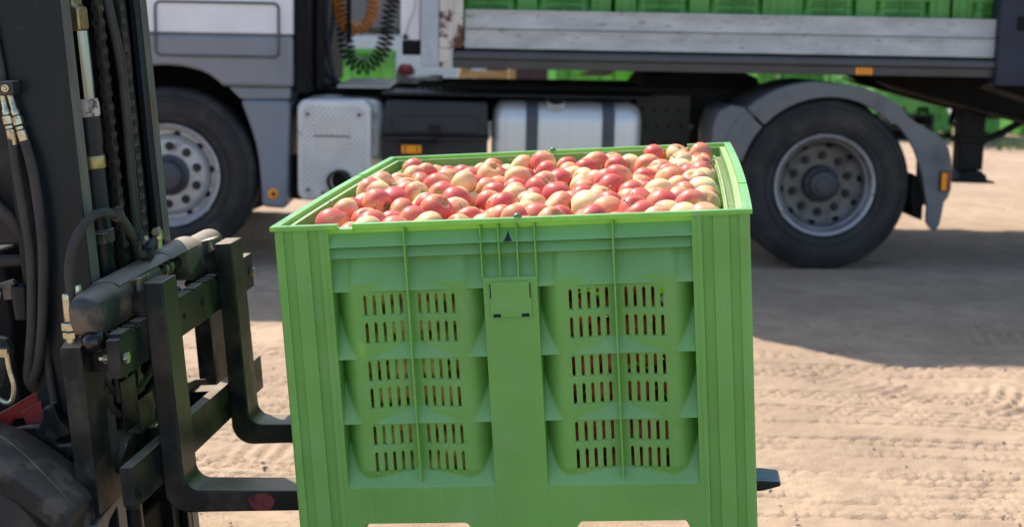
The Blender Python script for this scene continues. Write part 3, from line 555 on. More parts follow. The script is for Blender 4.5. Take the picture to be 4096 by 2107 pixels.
def lowapple(p, r):
    Rm = Matrix.Rotation(rr.uniform(0, 6.28), 3, 'X') @ Matrix.Rotation(rr.uniform(0, 6.28), 3, 'Z')
    g.add([Vector(p)+Rm @ (Vector(v)*r) for v in V0], F0, rr.choices([0, 1, 2], [.4, .35, .25])[0])
for x, y, z, q in parse(REST): lowapple((x/1000, y/1000, z/1000), q/10000)
# filling of the crate below the top layers, packed against the slotted walls
for lay in range(9):
    z = -.145-.0535*lay; odd = lay % 2
    for i in range(13):
        x = -.400+.0635*i+.03*odd
        if abs(x) > .415: continue
        for j in range(2): lowapple((x+rr.uniform(-.006, .006), .060+.034*(min(abs(abs(x)-.34), abs(abs(x)-.075)) < .055)+.0625*j+rr.uniform(-.003, .006), z+rr.uniform(-.01, .01)), rr.uniform(.029, .034))
    for j in range(3, 17):
        for sx in (-1, 1): lowapple((sx*(.395+rr.uniform(-.006, .006)), .08+.064*j+.03*odd, z+rr.uniform(-.01, .01)), rr.uniform(.029, .033))
for i in range(13):
    for j in range(16): lowapple((-.385+.064*i+rr.uniform(-.008, .008), .12+.063*j+rr.uniform(-.008, .008), -.15+rr.uniform(-.01, .01)), .033)
o = part('apple_filling', g, APPLE, None, FB, angle=180)
tag(o, 'mass of apples packed in the lower crate, seen through the slots', 'apples', None, 'stuff')
# ------------------------------------------------------------------ forklift (crate frame FB)
FK = root('forklift', 'dark green-black forklift at the left edge carrying the apple crate on its forks', 'forklift', FB, (-1.3, .36, -.98))
def fp(name, g, m, bevel=0, parent=None, **k): return part(name, g, m, parent or FK, FB, bevel, **k)
# forks
for v0, v1, nm in ((.17, .262, 'near'), (.655, .745, 'far')):
    g = G()
    pr = [(-.818, -.138), (-.774, -.138), (-.772, -.30), (-.770, -.565)]+[(-.745+.025*math.cos(rad(a))-.0, -.585+.025*math.sin(rad(a))) for a in (180, 205, 230, 255, 270)]
    pr = [(-.818, -.138), (-.774, -.138), (-.771, -.56)]+arc(-.737, -.572, .034, 180, 268, 6)+[(-.50, -.611), (.30, -.609), (.49, -.604), (.525, -.608), (.527, -.619), (.49, -.627), (.20, -.655), (-.72, -.657)]+arc(-.765, -.605, .053, 270, 188, 6)
    g.prism(pr, 1, v0, v1)
    # blade tip narrows and is rounded
    P = []
    for (u, v, w_) in g.v:
        if nm == 'far' and u > .2: u -= .09
        if u > .38: c_ = (v0+v1)/2; v = c_+(v-c_)*(.84 if u > .5 else .94)
        P.append((u, v, w_))
    g.v = P
    g.m = [1 if all(g.v[i][0] > .1 for i in f_) else 0 for f_ in g.f]
    fk = fp('fork', g, ['forkpaint', 'blade'], .004)
    g = G(); c_ = (v0+v1)/2
    g.prism([(-.862, -.20), (-.862, -.170), (-.842, -.162), (-.817, -.150), (-.817, -.245), (-.835, -.235), (-.842, -.205)], 1, v0+.008, v1-.012); fp('hook', g, 'steel', .004, fk)
    g = G(); g.prism([(-.866, -.141), (-.824, -.131), (-.823, -.126), (-.868, -.136)], 1, v0+.02, v1-.03)
    g.prism([(-.846, -.165), (-.838, -.165), (-.838, -.136), (-.846, -.136)], 1, v0+.035, v1-.045); fp('locking_pin', g, 'zinc', .001, fk)
g = G(); g.prism([(-.64, -.6122), (-.585, -.6118), (-.575, -.6135)], 1, .172, .175)
rs = G(); n_ = 14
blob = [(-.598+.030*math.cos(rad(360*k/n_))*(1+.08*math.sin(k*2.3)), -.634+.0205*math.sin(rad(360*k/n_))) for k in range(n_)]
rs.prism(blob, 1, .1692, .1705); fp('paint_mark', rs, 'redspray')
# carriage bars
def bar(name, w0, w1, notch):
    g = G(); pts = [(.008, w0)]
    if notch == 'low': pts = [(.008, w0+.006), (.016, w0+.004), (.018, w0-.004), (.024, w0-.006), (.026, w0)]
    pts += [(.945, w0), (.945, w1)]
    if notch == 'up':
        for c in (.80, .62, .59, .56, .47, .37, .33, .13, .115, .09): pts += [(c+.008, w1), (c+.006, w1-.007), (c-.005, w1-.006), (c-.007, w1)]
        pts += [(.028, w1), (.022, w1-.010), (.008, w1-.010)]
    else: pts += [(.008, w1)]
    g.prism(pts, 0, -.845, -.817); b = fp(name, g, 'steel', .0018); return b
ub = bar('upper_carriage_bar', -.305, -.214, 'up'); lb = bar('lower_carriage_bar', -.588, -.497, 'low')
for y, z, r in ((.40, -.262, .007), (.53, -.258, .010), (.845, -.26, .008)):
    g = G(); g.lathe([(r, 0), (r, .0012)], (-.8172, y, z), (1, 0, 0), 16); fp('bolt_hole', g, 'dark')
g = G(); g.hexnut((-.8165, .030, -.266), (1, 0, 0), .0135, .009); g.lathe([(.009, .009), (.006, .0105)], (-.8165, .030, -.266), (1, 0, 0), 16); fp('bolt', g, 'zinc', .001, ub)
g = G(); g.hexnut((-.860, .030, -.266), (1, 0, 0), .0125, .013); g.lathe([(.007, -.010), (.008, 0)], (-.860, .030, -.266), (1, 0, 0), 14); fp('nut', g, 'zinc', .001, ub)
g = G(); g.hexnut((-.8165, .922, -.262), (1, 0, 0), .0125, .013); fp('bolt', g, 'zinc', .001, ub)
# carriage frame behind the bars: rough-cut post, arched lower plate, far post
g = G()
g.prism([(0, -.598), (.0, -.236), (.035, -.222), (.10, -.218), (.112, -.30), (.098, -.33), (.094, -.50), (.105, -.54)]+
        [(.125, -.548), (.15, -.52), (.19, -.494), (.26, -.478), (.36, -.47), (.45, -.468), (.54, -.47), (.64, -.48), (.72, -.50), (.75, -.545), (.775, -.55), (.79, -.52), (.79, -.32), (.775, -.30), (.79, -.22), (.90, -.22), (.90, -.598)], 0, -.940, -.895)
fp('carriage_frame', g, 'steel', .002)
g = G(); g.prism([(-.02, -.628), (.02, -.632), (.035, -.645), (.05, -.628), (.12, -.604), (.12, -.592), (0, -.606), (-.02, -.612)], 0, -.935, -.897); fp('lower_hook', g, 'edge', .003)
g = G(); g.box((-.895, .05, -.30), (-.846, .11, -.225)); g.box((-.895, .79, -.30), (-.846, .86, -.225)); g.box((-.895, .30, -.59), (-.846, .36, -.50)); g.box((-.895, .60, -.59), (-.846, .66, -.50))
for n0 in range(4):
    gg = G(); gg.v = g.v[n0*8:n0*8+8]; gg.f = g.f[:6]; gg.m = [0]*6; fp('spacer', gg, 'steel', .002)
# side-shift cylinder: two fat housings, piston rod, curved guards
def housing(y0, y1, name):
    g = G(); cx, cz = -.885, -.163
    def sec(y, s):
        pts = arc(cx, cz+.003, .036*s, 0, 180, 12)+[(cx-.036*s, cz-.030*s), (cx-.028*s, cz-.052*s), (cx+.028*s, cz-.052*s), (cx+.036*s, cz-.030*s)]
        return [(p[0], y, p[1]) for p in pts]
    ys = [(y0, .72), (y0+.006, .88), (y0+.016, .97), (y0+.03, 1), (y1-.025, 1), (y1-.01, .95), (y1, .8)]
    S = [sec(y, s) for y, s in ys]; n = len(S[0]); vs = [p for q in S for p in q]
    fs = [(i*n+k, (i+1)*n+k, (i+1)*n+(k+1) % n, i*n+(k+1) % n) for i in range(len(S)-1) for k in range(n)]
    fs += [tuple(range(n)), tuple((len(S)-1)*n+k for k in range(n))[::-1]]
    g.add(vs, fs); return fp(name, g, 'tubepaint', angle=60)
housing(.005, .385, 'shift_cylinder'); housing(.565, .835, 'shift_cylinder')
g = G(); g.lathe([(.014, 0), (.014, .20)], (-.885, .375, -.165), (0, 1, 0), 18); fp('piston_rod', g, 'mastpaint')
g = G(); g.lathe([(.022, 0), (.024, .004), (.024, .022), (.02, .026)], (-.885, .375, -.165), (0, 1, 0), 18); fp('end_gland', g, 'edge')
for y in (.455, .487):
    g = G(); g.lathe([(.0175, 0), (.0175, .016)], (-.885, y, -.163), (0, 1, 0), 12); fp('collar', g, 'zinc')
def guard(y0, y1, r, dz, tw):
    g = G(); n = 10; vs = []
    ys = [y0, y0+.01, (y0+y1)/2, y1-.01, y1]
    for th in (0, .004):
        for j, y in enumerate(ys):
            for k in range(n+1):
                a = rad(38+tw+104*k/n); rr_ = r+th-(.004 if j in (0, 4) else 0)
                vs.append((-.885+rr_*math.cos(a), y+(.01*math.sin(a*2)), -.163+dz+rr_*math.sin(a)))
    m = len(ys)*(n+1)
    for j in range(len(ys)-1):
        for k in range(n): q = (j*(n+1)+k, j*(n+1)+k+1, (j+1)*(n+1)+k+1, (j+1)*(n+1)+k); g.f.append(q[::-1]); g.f.append(tuple(i+m for i in q))
    for j in range(len(ys)-1):
        for k in (0, n): a = j*(n+1)+k; b = a+n+1; g.f.append((a, b, b+m, a+m))
    for k in range(n):
        for j in (0, len(ys)-1): a = j*(n+1)+k; g.f.append((a, a+1, a+1+m, a+m))
    g.v = vs; g.m = [0]*len(g.f); return fp('rod_guard', g, 'tubepaint', angle=50)
guard(.125, .475, .041, .0, 4); guard(.435, .640, .041, .006, -6)
# grease lumps along the upper bar
for i, (y, s) in enumerate(((.02, .03), (.06, .022), (.10, .018), (.135, .016), (.36, .02), (.42, .022), (.5, .018), (.6, .014))):
    g = G(); rq = random.Random(i); vs = []; 
    vs0, fs0 = apple_verts(12, 8, i)
    g.add([(-.872+v_[0]*s*.8+rq.uniform(-.002, .002), y+v_[1]*s*1.2, -.226+v_[2]*s*.9) for v_ in vs0], fs0); fp('grease_lump', g, 'grease', angle=180)
# fittings on the cylinder
for (y, u, z, hgt) in ((.415, -.90, -.128, .05), (.47, -.888, -.124, .056)):
    g = G(); g.hexnut((u, y, z), (0, 0, 1), .013, .014); g.lathe([(.008, .012), (.008, hgt-.022)], (u, y, z), (0, 0, 1), 14); g.hexnut((u, y, z+hgt-.024), (0, 0, 1), .0125, .018)
    g.hexnut((u, y+.002, z+hgt-.004), (.1, -1, 0), .0115, .024); fp('elbow_fitting', g, 'zinc', .0012)
# looping hose pair over the carriage
loop = [(-.923, .02, -.205), (-.913, .02, -.121), (-.910, .02, -.073), (-.901, .03, -.028), (-.886, .05, .006), (-.871, .08, .026), (-.861, .12, .026), (-.857, .18, .005), (-.859, .22, -.023), (-.861, .26, -.058), (-.872, .30, -.094), (-.874, .345, -.104), (-.880, .395, -.095), (-.884, .43, -.088)]
for k, off in enumerate(((0, 0, 0), (-.006, .0195, -.002))):
    pth = [Vector(p)+Vector(off)*(1 if i < 9 else .6) for i, p in enumerate(loop[(0 if k == 0 else 1):])]
    g = G(); g.tube(pth, .0094, 12, 0, 7); fp('hydraulic_hose', g, 'rubber')
for p, d in (((-.857, .15, .017), (0, 1, -.3)), ((-.861, .255, -.055), (0, .9, -.9)), ((-.876, .34, -.106), (0, 1, .1))):
    g = G(); g.lathe([(.0145, -.004), (.016, -.003), (.016, .003), (.0145, .004)], Vector(p)+Vector((.005, .008, -.002)), d, 18); g.box((p[0]+.008, p[1]-.004, p[2]+.012), (p[0]+.022, p[1]+.006, p[2]+.018)); fp('cable_tie', g, 'rubber', .001)
for off, z in (((0, 0, 0), 0), ((.008, .028, 0), .012)):
    o3 = Vector((-.923, .02, -.236))+Vector(off)+Vector((0, 0, z)); g = G()
    g.lathe([(.0098, .052), (.0112, .054), (.0112, .108), (.0098, .112)], o3, (.03, 0, 1), 18); g.hexnut(o3+Vector((0, 0, .034)), (.03, 0, 1), .0165, .017); g.hexnut(o3+Vector((0, 0, .017)), (.03, 0, 1), .0155, .014)
    g.lathe([(.009, -.022), (.0095, .0), (.008, .004), (.011, .010), (.011, .018)], o3, (.03, 0, 1), 16); g.tube([o3+Vector((0, 0, -.02)), o3+Vector((-.004, .01, -.06)), o3+Vector((0, .05, -.12))], .008, 10, 0, 4)
    fp('hose_fitting', g, 'zinc', .001)
# hoses and bracket inside the carriage window
for z in (0, .045):
    g = G(); g.tube([(-.90, .10, -.30-z), (-.905, .13, -.345-z), (-.91, .20, -.395-z), (-.915, .30, -.415-z), (-.92, .42, -.395-z), (-.925, .52, -.35-z)], .0085, 10, 0, 6); fp('hydraulic_hose', g, 'rubber')
g = G(); g.tube([(-.90, .155, -.25), (-.895, .155, -.33), (-.90, .17, -.40)], .006, 8, 0, 5); fp('thin_hose', g, 'rubber')
g = G(); g.box((-.898, .175, -.475), (-.894, .262, -.36)); g.box((-.893, .175, -.475), (-.86, .262, -.471)); g.prism([(-.862, -.470), (-.858, -.470), (-.858, -.40), (-.862, -.41)], 1, .175, .262); fp('hose_bracket', g, 'steel', .001)
# mast: near and far channels, inner channel, cross ties
def channel(v0, v1, u0, u1, w0, w1, side, name, mt='mastpaint'):
    g = G(); t = .013
    a, b = (v0, v0+t) if side < 0 else (v1-t, v1)
    g.box((u0, a, w0), (u1, b, w1))
    c, d = (b, v1) if side < 0 else (v0, a)
    g.box((u1-.016, c, w0), (u1, d, w1)); g.box((u0, c, w0), (u0+.016, d, w1))
    return fp(name, g, mt, .0025)
MT = .80
near = channel(.12, .168, -1.062, -.910, -.98, MT, -1, 'mast_channel')
g = G(); g.box((-.9098, .1225, -.97), (-.9086, .1655, MT-.005)); fp('worn_edge', g, 'edge', .0004, near)
far = channel(.545, .618, -1.062, -.915, -.98, MT, 1, 'mast_channel')
g = G(); g.box((-.9148, .574, -.97), (-.9135, .6155, MT-.005)); fp('worn_edge', g, 'edge', .0004, far)
channel(.170, .205, -1.045, -.935, -.94, MT-.05, -1, 'inner_mast_channel', 'steel')
channel(.500, .543, -1.045, -.935, -.94, MT-.05, 1, 'inner_mast_channel', 'steel')
for z in (-.93, MT-.08): g = G(); g.box((-1.06, .168, z), (-1.03, .546, z+.07)); fp('mast_cross_tie', g, 'mastpaint', .003)
# lift cylinder behind the near channel
u_, v_ = -.940, .262
g = G(); g.lathe([(.0228, .255), (.0228, .402)], (u_, v_, 0), (0, 0, 1), 40, cap=True); rod = fp('piston_rod', g, 'chrome', angle=30)
g = G(); g.lathe([(.027, .218), (.0285, .222), (.0285, .246), (.026, .256), (.024, .2565)], (u_, v_, 0), (0, 0, 1), 32); g.lathe([(.0292, .231), (.0292, .234)], (u_, v_, 0), (0, 0, 1), 32); fp('cylinder_gland', g, 'white_ring')
g = G(); g.lathe([(.0285, .155), (.0285, .2175)], (u_, v_, 0), (0, 0, 1), 32); g.lathe([(.0265, -.9), (.0265, .1555)], (u_, v_, 0), (0, 0, 1), 32); fp('lift_cylinder', g, 'mastpaint')
g = G(); g.lathe([(.0282, .105), (.0290, .107), (.0290, .131), (.0282, .133)], (u_, v_, 0), (0, 0, 1), 32); fp('brass_band', g, 'brass')
g = G(); g.lathe([(.031, -.06), (.031, -.03)], (u_, v_, 0), (0, 0, 1), 24); g.box((u_-.01, v_-.05, -.057), (u_+.03, v_-.02, -.034)); fp('clamp_ring', g, 'tubepaint', .002)
g = G(); g.prism([(-.978, .402), (-.925, .402), (-.922, .408), (-.922, .452), (-.932, .456), (-.935, .56), (-.96, .60), (-.985, .56), (-.985, .43)], 1, v_-.028, v_+.024); hd = fp('rod_head', g, 'brass', .004)
g = G(); g.prism(rrect(-.990, .435, -.956, .60, .012), 1, v_-.033, v_-.027); fp('black_cover', g, 'dark', .003)
# chain: alternating link plates
def chain_links(y, mat_='chain'):
    u0 = -.9215; k = 0; z = -.42
    g = G()
    while z < MT-.1:
        off = 0 if k % 2 == 0 else .0045
        for s_ in ((-.0125, -.0045, .0035, .0115) if k % 2 == 0 else (-.0085, -.0005, .0075)):
            pts = arc(u0, z+.031, .0098, 10, 170, 6)+[(u0-.0062, z+.0155)]+arc(u0, z, .0098, 190, 350, 6)+[(u0+.0062, z+.0155)]
            g.prism(pts, 1, y+s_-.0016, y+s_+.0016)
        for zz in (z, z+.031): g.lathe([(.0042, -.0165), (.0042, .0165)], (u0, y, zz), (0, 1, 0), 10)
        z += .031*(1 if k % 2 else 1); k += 1
    return g
g = chain_links(.338); fp('lift_chain', g, 'chain')
g = chain_links(.46); fp('lift_chain', g, 'chain')
for dv in (0, .017):
    g = G(); g.tube([(-.945, .375+dv, .80), (-.930, .375+dv, .60), (-.916, .375+dv, .466), (-.901, .375+dv, .334), (-.900, .375+dv, .202), (-.903, .375+dv, .023), (-.903, .375+dv, -.15), (-.91, .375+dv, -.30)], .0078, 10, 0, 5); fp('hose', g, 'rubber')
# clamp and the two hoses on the mast face
g = G(); g.box((-1.10, .082, .281), (-1.015, .119, .310)); cl = fp('hose_clamp', g, 'tubepaint', .003)
g = G(); g.lathe([(.0085, 0), (.0085, .005), (.004, .005), (.004, .003)], (-1.029, .082, .296), (0, -1, 0), 16); g.hexnut((-1.029, .0815, .296), (0, -1, 0), .0038, .006); fp('clamp_bolt', g, 'zinc', .0006, cl)
for pts in ([(-1.047, .10, .282), (-1.045, .10, .257), (-1.042, .10, .232), (-1.036, .10, .186)], [(-1.031, .10, .282), (-1.025, .10, .256), (-1.019, .10, .223), (-1.011, .10, .182)]):
    d = (Vector(pts[3])-Vector(pts[0])).normalized(); a = Vector(pts[0]); Lh = (Vector(pts[3])-a).length; g = G()
    g.lathe([(.0065, 0), (.0068, Lh*.3), (.0088, Lh*.34), (.0088, Lh*.42), (.0065, Lh*.45)], a, d, 16); g.hexnut(a+d*Lh*.45, d, .0112, Lh*.18); g.hexnut(a+d*Lh*.66, d, .0095, Lh*.07)
    g.lathe([(.0085, Lh*.74), (.0102, Lh*.76), (.0102, Lh*1.08), (.009, Lh*1.1)], a, d, 16); fp('hose_fitting', g, 'zinc', .0008)
g = G(); g.tube([(-1.037, .10, .19), (-1.035, .098, .126), (-1.029, .097, .03), (-1.027, .097, -.066), (-1.042, .097, -.204), (-1.058, .10, -.276), (-1.071, .11, -.33), (-1.07, .15, -.37)], .0105, 12, 0, 6); fp('hydraulic_hose', g, 'rubber')
g = G(); g.tube([(-1.011, .10, .185), (-1.000, .097, .125), (-.995, .095, .029), (-.999, .095, -.067), (-1.018, .095, -.205), (-1.041, .10, -.294), (-1.06, .11, -.33), (-1.062, .15, -.36)], .0108, 12, 0, 6); fp('hydraulic_hose', g, 'rubber')
g = G(); g.tube([(-1.16, .16, .16), (-1.13, .13, .10), (-1.10, .12, .055), (-1.07, .12, .02), (-1.05, .14, -.03)], .011, 10, 0, 6); g.tube([(-1.16, .18, .13), (-1.13, .15, .075), (-1.10, .14, .03), (-1.07, .14, -.01), (-1.05, .15, -.06)], .009, 10, 0, 6); fp('hose_bundle', g, 'rubber')
g = G(); g.tube([(-1.075, .112, .80), (-1.06, .112, .46), (-1.052, .112, .36), (-1.049, .112, .30)], .0095, 10, 0, 5); fp('hose', g, 'rubber')
# tilt anchor casting on the mast face
st = [(-1.132, -.455), (-1.118, -.436), (-1.085, -.430), (-1.053, -.430), (-1.043, -.412), (-1.040, -.389), (-1.022, -.386), (-1.016, -.376), (-1.009, -.380), (-1.008, -.396), (-1.000, -.416), (-.984, -.434), (-.978, -.444), (-.986, -.450), (-1.008, -.456), (-1.019, -.465), (-1.012, -.474), (-.992, -.472), (-.980, -.471), (-.977, -.484), (-.990, -.508), (-1.001, -.528), (-1.006, -.548), (-1.034, -.550), (-1.040, -.530), (-1.052, -.510), (-1.075, -.498), (-1.124, -.494)]
g = G(); g.prism(st, 1, .090, .119); fp('tilt_anchor', g, 'steel', .004)
g = G(); g.lathe([(.012, 0), (.012, .006), (.009, .008)], (-1.114, .0895, -.472), (0, -1, 0), 18); fp('anchor_pin', g, 'edge')
g = G(); g.prism([(-1.30, -.47), (-1.145, -.402), (-1.045, -.350), (-1.040, -.425), (-1.085, -.434), (-1.10, -.419), (-1.125, -.422), (-1.139, -.44), (-1.130, -.494), (-1.156, -.50), (-1.30, -.52)], 1, .125, .145); fp('red_side_plate', g, 'redpaint', .002)
g = G(); g.prism([(-1.098, -.402), (-1.052, -.378), (-1.047, -.428), (-1.092, -.43)], 1, .115, .123); fp('red_gusset', g, 'redpaint', .001)
# chassis, cowl, latch hardware
g = G(); g.box((-1.9, .17, -.98+.12), (-1.12, .62, -.05)); fp('chassis', g, 'dark', .01)
g = G(); g.prism([(-1.9, -.06), (-1.062, -.040), (-1.065, .75), (-1.9, .80)], 1, .155, .168); fp('cowl_panel', g, 'panel', .006)
g = G(); g.prism([(-1.9, -.10), (-1.06, -.087), (-1.062, -.062), (-1.9, -.072)], 1, .14, .155); fp('cowl_sill', g, 'panel', .006)
g = G(); g.box((-1.10, .168, -.05), (-1.08, .60, .80)); fp('dash_panel', g, 'dark', .006)
g = G(); g.lathe([(.018, -.195), (.020, -.19), (.022, -.125), (.019, -.122), (.017, -.128), (.014, -.17)], (-1.066, .115, 0), (0, 0, 1), 20, cap=False); fp('rubber_cup', g, 'mastpaint')
g = G(); g.tube([(-1.16, .11, -.125), (-1.11, .11, -.122), (-1.072, .105, -.112)], .007, 10); g.tube([(-1.16, .11, -.148), (-1.105, .11, -.142)], .008, 10); g.box((-1.10, .10, -.15), (-1.078, .115, -.115)); fp('latch_rod', g, 'tubepaint', .001)
g = G(); g.tube([(-1.100, .085, -.262), (-1.098, .085, -.30), (-1.093, .085, -.335), (-1.100, .085, -.365), (-1.115, .085, -.372), (-1.14, .09, -.36)], .006, 10, 0, 6); g.hexnut((-1.110, .085, -.268), (.2, 0, 1), .014, .018); fp('u_bolt', g, 'zinc')
g = G(); g.prism([(-1.16, -.22), (-1.105, -.235), (-1.095, -.26), (-1.12, -.34), (-1.16, -.36)], 1, .095, .115); fp('bracket', g, 'steel', .003)
g = G(); g.tube([(-1.03, .13, -.22), (-1.025, .115, -.30), (-1.02, .112, -.38), (-1.03, .125, -.44)], .009, 10, 0, 5); fp('hose', g, 'rubber')
# front mudguard and wheel
fc = (-1.135, -.80)
pro = [(-1.30, -.375), (-1.20, -.385), (-1.125, -.400), (-1.072, -.420), (-1.030, -.447), (-.985, -.482), (-.948, -.512), (-.915, -.540), (-.905, -.560)]
g = G(); n = len(pro); vs = []
for k, (y, dz) in enumerate(((-.125, -.055), (-.12, -.012), (-.105, 0), (.05, .0), (.065, -.01))):
    for (u, z) in pro: vs.append((u, y, z+dz))
for (u, z) in pro: vs.append((u, .065, z-.02))
for (u, z) in pro: vs.append((u, -.12, z-.065))
for k in range(6):
    for i in range(n-1): g.f.append((k*n+i, k*n+i+1, (k+1)*n+i+1, (k+1)*n+i))
for i in range(n-1): g.f.append((6*n+i, 6*n+i+1, i+1, i))
g.f.append(tuple(k*n+n-1 for k in range(7)))
g.v = vs; g.m = [0]*len(g.f); fp('mudguard', g, 'fender', .004)
g = G(); R_ = .265; g.lathe([(.12, .0), (R_-.05, -.004), (R_-.015, .006), (R_, .03), (R_, .16), (R_-.02, .185), (.12, .19)], (-1.20, -.115, -.70), (0, 1, 0), 48); wh = fp('front_wheel', g, 'tyre')
g = G(); g.lathe([(.02, -.01), (.06, -.012), (.08, .01), (.122, .012), (.125, .002)], (-1.20, -.115, -.70), (0, 1, 0), 32); fp('rim', g, 'redpaint', 0, wh)
g = G(); g.box((-1.05, .17, -.9), (-.96, .5, -.74)); fp('axle_housing', g, 'dark', .01)
# ------------------------------------------------------------------ truck tractor (frame FT)
TR = root('tractor_truck', 'grey and white tractor truck parked behind the green apple crate', 'truck', FT, (-1.9, 1.2, 0))
def tp(name, g, m, bevel=0, parent=None, **k): return part(name, g, m, parent or TR, FT, bevel, **k)
arch = [(-3.50, 1.022), (-3.525, 1.05), (-3.575, 1.085), (-3.626, 1.109), (-3.727, 1.131), (-3.823, 1.137), (-3.92, 1.131), (-4.02, 1.11), (-4.12, 1.06), (-4.20, .99), (-4.26, .92), (-4.31, .78), (-4.345, .6), (-4.36, .36)]
g = G(); g.prism([(-3.098, 1.312), (-3.098, 1.022)]+arch+[(-5.1, .36), (-5.15, .9), (-5.12, 1.312)], 1, -.012, 2.42); tp('lower_cab_body', g, 'cabgrey', .022, seg=3)
g = G(); g.prism([(-3.096, 1.318), (-5.12, 1.318), (-5.05, 2.0), (-4.75, 2.75), (-4.2, 2.86), (-3.096, 2.86)], 1, -.006, 2.43); cu = tp('upper_cab_body', g, 'cabwhite', .012)
g = G(); g.prism([(-3.9, 1.75), (-3.35, 1.75), (-3.35, 2.4), (-3.9, 2.4)], 1, -.012, -.007); tp('side_window', g, mat('dark_window_glass', (.02, .025, .03), .06, coat=.5), .01, cu)
# hatch outline on the cab side
g = G(); ol = rrect(-3.872, 1.192, -3.178, 1.492, .03, 4); g.tube([(x, -.018 if z < 1.318 else -.0125, z) for x, z in ol+ol[:1]], .0075, 6); tp('hatch_seam', g, 'seam')
g = G(); g.box((-5.0, -.003, 1.306), (-3.10, .001, 1.324)); tp('waist_seam', g, 'seam')
g = G(); g.prism([(-3.118, 1.018), (-3.47, 1.018), (-3.40, .95), (-3.122, .955)], 1, .02, .5); tp('step_recess', g, 'stepgrey', .004)
sp = [(-3.119, .948), (-3.402, .948), (-3.378, .88), (-3.345, .79), (-3.318, .70), (-3.30, .59), (-3.29, .47), (-3.284, .330), (-3.141, .322), (-3.135, .46)]
g = G(); g.prism(sp, 1, -.008, .55); stp = tp('step_panel', g, 'stepgrey', .028, seg=3)
g = G(); g.lathe([(.030, 0), (.030, .008), (.024, .011), (.0, .012)], (-3.218, -.008, .412), (0, -1, 0), 24); tp('round_reflector', g, 'amber', 0, stp)
g = G(); g.lathe([(.012, 0), (.012, .004)], (-3.215, -.0195, .412), (0, -1, 0), 12); tp('reflector_screw', g, 'nut', 0, stp)
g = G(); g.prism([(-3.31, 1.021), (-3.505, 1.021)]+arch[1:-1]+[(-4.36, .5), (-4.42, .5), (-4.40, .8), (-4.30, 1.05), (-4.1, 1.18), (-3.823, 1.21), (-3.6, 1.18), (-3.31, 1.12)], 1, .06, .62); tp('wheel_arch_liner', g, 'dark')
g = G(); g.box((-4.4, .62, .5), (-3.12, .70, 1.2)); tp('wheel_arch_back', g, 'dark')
def tyre_prof(w_):
    return [(.300, .035), (.315, .012), (.345, .002), (.40, -.004), (.445, .0), (.475, .012), (.492, .022), (.500, .034), (.505, .05), (.505, .075), (.497, .077), (.497, .087), (.505, .089), (.505, w_*.5-.006), (.497, w_*.5-.004), (.497, w_*.5+.004), (.505, w_*.5+.006), (.505, w_-.05), (.49, w_-.02), (.43, w_), (.31, w_-.03)]
def wheel(x, y, rear, name):
    c = (x, y, .505)
    g = G(); g.lathe(tyre_prof(.30), c, (0, 1, 0), 72, cap=False)
    if rear: g.lathe([(r, h+.34) for r, h in tyre_prof(.30)], c, (0, 1, 0), 48, cap=False)
    for rr0 in (.352, .428, .456): g.lathe([(rr0-.003, .006), (rr0-.002, -.006), (rr0+.002, -.006), (rr0+.003, .006)], c, (0, 1, 0), 64, cap=False)
    t = tp(name, g, 'tyre', angle=40)
    g = G(); m = 1
    if rear:
        g.lathe([(.286, .045), (.297, .030), (.299, .014), (.292, .008), (.284, .012), (.281, .026), (.262, .040), (.258, .075), (.250, .10), (.240, .118), (.222, .130), (.205, .134), (.0, .134)], c, (0, 1, 0), 64, 0, cap=False)
        disc = .134; br = .1675; hole_r = .232; hy = .122
    else:
        g.lathe([(.286, .045), (.297, .030), (.299, .014), (.292, .008), (.284, .012), (.281, .03), (.262, .05), (.255, .085), (.238, .085), (.222, .050), (.205, .036), (.190, .034), (.0, .034)], c, (0, 1, 0), 64, 0, cap=False)
        disc = .034; br = .1675; hole_r = .236; hy = .078
    rm = tp('rim', g, 'rim' if not rear else 'rimdark', 0, t, angle=30)
    if rear:
        g = G(); g.lathe([(.2995, .028), (.3015, .014), (.294, .0055), (.283, .0105), (.2795, .024)], c, (0, 1, 0), 64, cap=False); g.lathe([(.268, .036), (.256, .050), (.2545, .074)], c, (0, 1, 0), 64, cap=False); tp('rim_flange', g, 'rim', 0, t, angle=60)
    for k in range(10):
        a = rad(36*k+8); p = (x+hole_r*math.cos(a), y+hy, .505+hole_r*math.sin(a))
        ax = Vector((-math.cos(a)*.75, -.6, -math.sin(a)*.75)) if rear else Vector((math.cos(a)*.35, -1, math.sin(a)*.35))
        g = G(); g.lathe([(.0, .004), (.0195, .004), (.0195, -.004)], p, ax, 14); tp('vent_hole', g, 'dark', 0, rm)
    for k in range(10):
        a = rad(36*k+16); p = (x+br*math.cos(a), y+disc+.002, .505+br*math.sin(a))
        g = G(); g.lathe([(.026, 0), (.026, .006), (.021, .008)], p, (0, -1, 0), 16); g.hexnut((p[0], p[1]-.007, p[2]), (0, -1, 0), .0195, .026); g.lathe([(.009, .02), (.008, .042)], p, (0, -1, 0), 10); tp('wheel_nut', g, 'nut', 0, rm)
    g = G()
    if rear: g.lathe([(.112, .132), (.108, .10), (.100, .075), (.088, .07), (.082, .045), (.074, .035), (.052, .030), (.048, .022), (.0, .020)], c, (0, 1, 0), 32, cap=False)
    else: g.lathe([(.120, .034), (.118, .02), (.105, .012), (.092, .008), (.088, -.02), (.078, -.034), (.060, -.038), (.0, -.040)], c, (0, 1, 0), 32, cap=False)
    hb = tp('hub', g, 'hub', 0, t, angle=30)
    for k in range(10):
        a = rad(36*k); g = G(); rr_ = .094; g.hexnut((x+rr_*math.cos(a), y+(.075 if rear else .014), .505+rr_*math.sin(a)), (0, -1, 0), .008, .010); tp('hub_bolt', g, 'nut', 0, hb)
